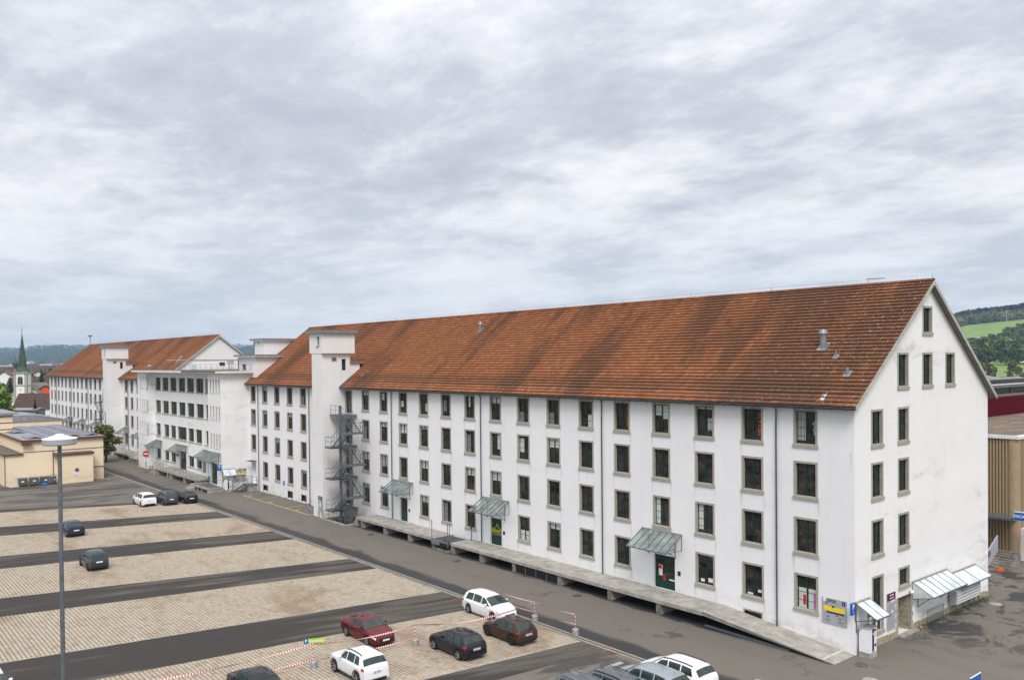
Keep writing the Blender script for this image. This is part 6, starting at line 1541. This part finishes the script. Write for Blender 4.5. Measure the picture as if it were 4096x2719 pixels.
# scattered town: one kind, many individuals
hm=MB(); hm.box(-6,6,-4.5,4.5,-.5,6); hm.prism([(-4.5,6),(4.5,6),(0,9.2)],'x',-6,6); hmw=[hm.mesh('wall',m_) for m_ in ('white','beige','grey')]
hr=MB(); hr.prism([(-5.2,5.6),(0,9.3),(0,9.7),(-5.2,6.0)],'x',-6.5,6.5); hr.prism([(.001,9.3),(5.2,5.6),(5.2,6.0),(.001,9.7)],'x',-6.5,6.5); hrw=[hr.mesh('roof',m_) for m_ in ('oldroof','brownmetal','roofgrey')]
rt=random.Random(21)
def dirpt(px,depth):
    r2=(px-2048)/3372.17; return CX+(sy+r2*cy_)*depth, CY+(cy_-r2*sy)*depth
for k in range(70):
    dpt=560+2200*rt.random()**1.3; px=-60+560*rt.random(); X_,Y_=dirpt(px,dpt)
    if Y_<500: continue
    z_=max(0,(dpt-1700)*.013)
    o=thing('town_house','small pale house in the far town below the blue hills','house',(X_,Y_,z_),rt.random()*3,'houses of the far town')
    s=.9+.9*rt.random(); o.scale=(s*1.2,s,s); link('wall',hmw[rt.randrange(3)],o); link('roof',hrw[rt.randrange(3)],o)
# trees between the houses of the town, one mass
def forest(name,label,pts,hs,mat,seed,kind='stuff',n=46,w=.5,conifer=0.):
    r=np.random.default_rng(seed); Vs=[];Rs_=[]
    P=np.array(pts,float); Hh=np.array(hs,float); m=len(P)
    for q_ in range(n):
        t=r.random(m); isr=r.random(m)
        cone=(np.arange(m)%10)<conifer*10
        rad=np.where(cone,(1-t)*w*.42,np.sqrt(np.clip(1-(2*t-1)**2,0,1))*w*.55)*Hh*(.6+.5*r.random(m)); a=r.random(m)*6.283
        c=P+np.stack([rad*np.cos(a),rad*np.sin(a),Hh*(.12+.88*t)],1)
        nr=np.stack([np.cos(a),np.sin(a),.5+0*a],1)+r.normal(size=(m,3))*.5; nr/=np.linalg.norm(nr,axis=1)[:,None]
        tt=np.cross(nr,[0.1,.2,1.]); tt/=np.linalg.norm(tt,axis=1)[:,None]; b=np.cross(nr,tt); s=(Hh*.085*(.6+.8*r.random(m))*np.where(cone,.7+.4*(1-t),1))[:,None]
        Vs.append(np.stack([c-tt*s-b*s,c+tt*s-b*s*.8,c+tt*s*.8+b*s,c-tt*s+b*s*.7],1)); Rs_.append(np.repeat((np.sin(np.arange(m)*12.9898)*43758.5453)%1*.65+.35*r.random(m),4).reshape(m,4))
    V=np.concatenate(Vs).reshape(-1,3); rn=np.concatenate(Rs_).ravel(); Fq=np.arange(len(V)).reshape(-1,4)
    o=link(name,fastmesh(name,V,Fq,mat,rn)); tag(o,label,None,None,kind); return o
pts=[];hs=[]
for k in range(620):
    dpt=520+2600*rt.random(); X_,Y_=dirpt(-60+560*rt.random(),dpt); pts.append((X_,Y_,max(0,(dpt-1700)*.013))); hs.append(7+7*rt.random())
forest('town_trees','green trees mixed among the far town houses',pts,hs,'leafd',5,n=40,w=.8)
# wooded blue hills on the horizon, left
def terrain(name,label,fn,u0,u1,nu,d0,d1,nd,mat):
    us=np.linspace(u0,u1,nu); ds=np.linspace(d0,d1,nd); V=[]
    for d in ds:
        for u in us: X_,Y_=dirpt(u,d); V.append((X_,Y_,fn(u,d)))
    Fq=[(j*nu+i,j*nu+i+1,(j+1)*nu+i+1,(j+1)*nu+i) for j in range(nd-1) for i in range(nu-1)]
    o=link(name,fastmesh(name,np.array(V),np.array(Fq),mat,None,True)); return tag(o,label,kind='structure')
from mathutils import noise as mn
def nz(x,y,s=1.): return mn.noise(Vector((x*s,y*s,3.7)))
def hillL(u,d):
    ridge=18+(1484-np.interp(u,[-400,0,93,150,200,300,400,600,1150],[1447,1431,1428,1421,1418,1424,1420,1428,1424]))/3372*4200+nz(u*.02,1.3)*4
    f=(d-2300)/1900; f=min(1,max(0,f)); f=f*f*(3-2*f); back=max(0,(d-4200)/1500)
    return -2+(ridge+2)*f*(1-.2*back)+nz(u*.013,d*.004)*5*f
terrain('blue_hills','long wooded hills on the far horizon',hillL,-1500,1800,150,2300,6500,34,'farwood')
pts=[];hs=[]
for k in range(2600):
    d=2500+1750*rt.random(); u=-120+1250*rt.random(); 
    if 420<u<900: continue
    X_,Y_=dirpt(u,d); pts.append((X_,Y_,hillL(u,d)-2)); hs.append(12+9*rt.random())
forest('hill_wood','far wood covering the blue hills',pts,hs,'leafd',9,n=12,w=1.1)
# hill on the right: meadow terraces, forest ridge, houses
HS=2.2
def hillR(u,D):
    d=D/HS
    zz=np.interp(d,[90,150,200,260,290,345,450,500,560,622,680,720,780,1100],[4,6,8,12.0,13.0,15.2,20.5,25.0,30.5,38.0,44.5,47.5,49,52])
    k=np.interp(u,[3000,3800,3860,4100,4600],[-.9,-.22,-.08,.10,.5]); zz=18.13+(zz-18.13)*(1+k*min(1,max(0,(d-450)/230))) if zz>18.13 else zz
    return max(0.,18.13+(zz-18.13)*HS)
terrain('meadow_hill','green meadow hill rising behind the buildings on the right',hillR,3300,4900,80,200,2400,110,'vines')
pts=[];hs=[]
for k in range(1900):
    u=3650+750*rt.random(); d=1512+200*rt.random(); X_,Y_=dirpt(u,d); pts.append((X_,Y_,hillR(u,d)-1)); hs.append(19+7*rt.random())
forest('forest_ridge','mixed forest along the ridge of the right hill',pts,hs,'leafc',31,n=60,w=.62,conifer=.6)
pts=[];hs=[]
for k in range(170):
    u=3650+750*rt.random(); d=1488+26*rt.random(); X_,Y_=dirpt(u,d); pts.append((X_,Y_,hillR(u,d)-1)); hs.append(13+7*rt.random())
forest('forest_edge','olive green broadleaf edge of the ridge forest',pts,hs,'leafo',33,n=80,w=.8)
# individual trees on the slope
rr_=random.Random(5); tv=[tree_meshes(12,10,'leafo',1500,.75,41),tree_meshes(12,9,'leafd',1500,.75,42),tree_meshes(12,9,'leaf',1300,.75,43)]
def slope(u,d,s,kind,label,grp,nm='hillside_tree'):
    X_,Y_=dirpt(u,d); cm_,tm_=tv[kind]; plant(nm,label,'tree',(X_,Y_,hillR(u,d)-.6),cm_,tm_,s,rr_.random()*6,grp,sz=s*(1+.3*rr_.random()))
def woodline(u): return np.interp(u,[3880,3950,4010,4030,4100],[990,1010,1100,1230,1260])
cnt=0
while cnt<120:
    d=700+560*rr_.random(); u=3890+330*rr_.random()
    if d>woodline(u): continue
    if u<3955 and 960<d: continue
    if 4070<u and 740<d<900: continue
    kind=rr_.choice((0,1,1,0)); slope(u,d,.9+.6*rr_.random(),kind,('olive green tree in the wood on the right hillside','dark green tree in the wood on the right hillside')[kind],('olive trees of the right hillside','dark trees of the right hillside')[kind]); cnt+=1
slope(4018,800,1.7,2,'tall bright green tree in the middle of the right hillside wood',None); slope(4030,760,1.25,2,'second bright green tree just right of the tall bright one on the hillside',None)
for k in range(16):
    d=470+150*rr_.random(); u=3900+300*rr_.random(); slope(u,d,.4+.3*rr_.random(),0,'low olive bush on the meadow behind the terrace building','bushes of the lower meadow','bush')
for k in range(12):
    d=340+60*rr_.random(); u=3930+240*rr_.random(); slope(u,d,.45+.2*rr_.random(),1,'low dark bush right behind the solar roof','bushes behind the solar roof','bush')
def hs_house(u,d,w,dd,h,label,wall='white',roof='oldroof',rz=R(-40),flat=False,dz=0):
    X_,Y_=dirpt(u,d); z=hillR(u,d)+dz
    return house('hill_house',label,'house',(X_,Y_,z),w,dd,h,.5 if flat else 2.6,rz,wall,'roofgrey' if flat else roof,tuple((x_,z_,.9,1.2) for x_ in (-w*.3,0,w*.3) for z_ in ((1,) if h<5 else (.9,3.6))))
hs_house(3888,1080,15,10,6.0,'cream house with dark roof on the hillside touching the gable line','beige')
hs_house(3925,1130,22,9,4,'long grey roofed farm building on the hillside','midgrey','roofgrey')
hs_house(3915,960,9,6,3.2,'small white house between the hillside trees','white',flat=True)
w_=hs_house(4104,770,13,9,8.0,'tall white modern house at the right edge of the hillside','white',flat=True); 
X_,Y_=dirpt(4090,750); o=thing('white_wall','white terrace wall below the tall white hillside house','wall',(X_,Y_,hillR(4090,750)),R(-40)); MB().box(-6,16,0,.4,-.5,2.6).build('wall','white',o)
X_,Y_=dirpt(4010,590); o=thing('road_barrier','grey roadside guard rail across the lower meadow','guard rail',(X_,Y_,hillR(4010,590)+.2),R(-40)); MB().box(-60,60,0,.4,.2,1.3).build('rail','grey',o)
X_,Y_=dirpt(4027,1440); o=thing('power_mast','thin pale mast in front of the ridge forest','mast',(X_,Y_,hillR(4027,1440))); MB().cyl((0,0,0),(0,0,24),.45,8,r2=.25).build('mast','grey',o)
# weeds along the gable plinth and the drain channel
pts=[];hs=[]
for k in range(160):
    x=8.2+10.5*random.random(); pts.append((x,-.10-.55*random.random()**1.6,0)); hs.append(.08+.16*random.random())
for k in range(140):
    y=40+47*random.random() if k%2 else 4+36*random.random(); pts.append((-10.55+.1*random.random(),y,0)); hs.append(.04+.07*random.random())
for k in range(120): pts.append((-.12-.1*random.random(),64+24*random.random(),0)); hs.append(.06+.16*random.random())
forest('weeds','low weeds and moss at the foot of the walls and along the drain channel',pts,hs,'leafo',77,n=14,w=1.4)
# ================================================================ haze
hz=MB().box(-7200,7200,-1000,9200,-2.5,95).mesh('haze',[])
hm_=bpy.data.materials.new('haze'); hm_.use_nodes=True; t=hm_.node_tree; t.nodes.clear(); oo=t.nodes.new('ShaderNodeOutputMaterial'); pv=t.nodes.new('ShaderNodeVolumePrincipled')
pv.inputs['Color'].default_value=(.50,.70,1,1); pv.inputs['Density'].default_value=.00012; pv.inputs['Anisotropy'].default_value=.0; t.links.new(pv.outputs[0],oo.inputs['Volume'])
hz.materials.clear(); hz.materials.append(hm_); tag(link('haze',hz),'thin blue distance haze over the whole place',kind='stuff')
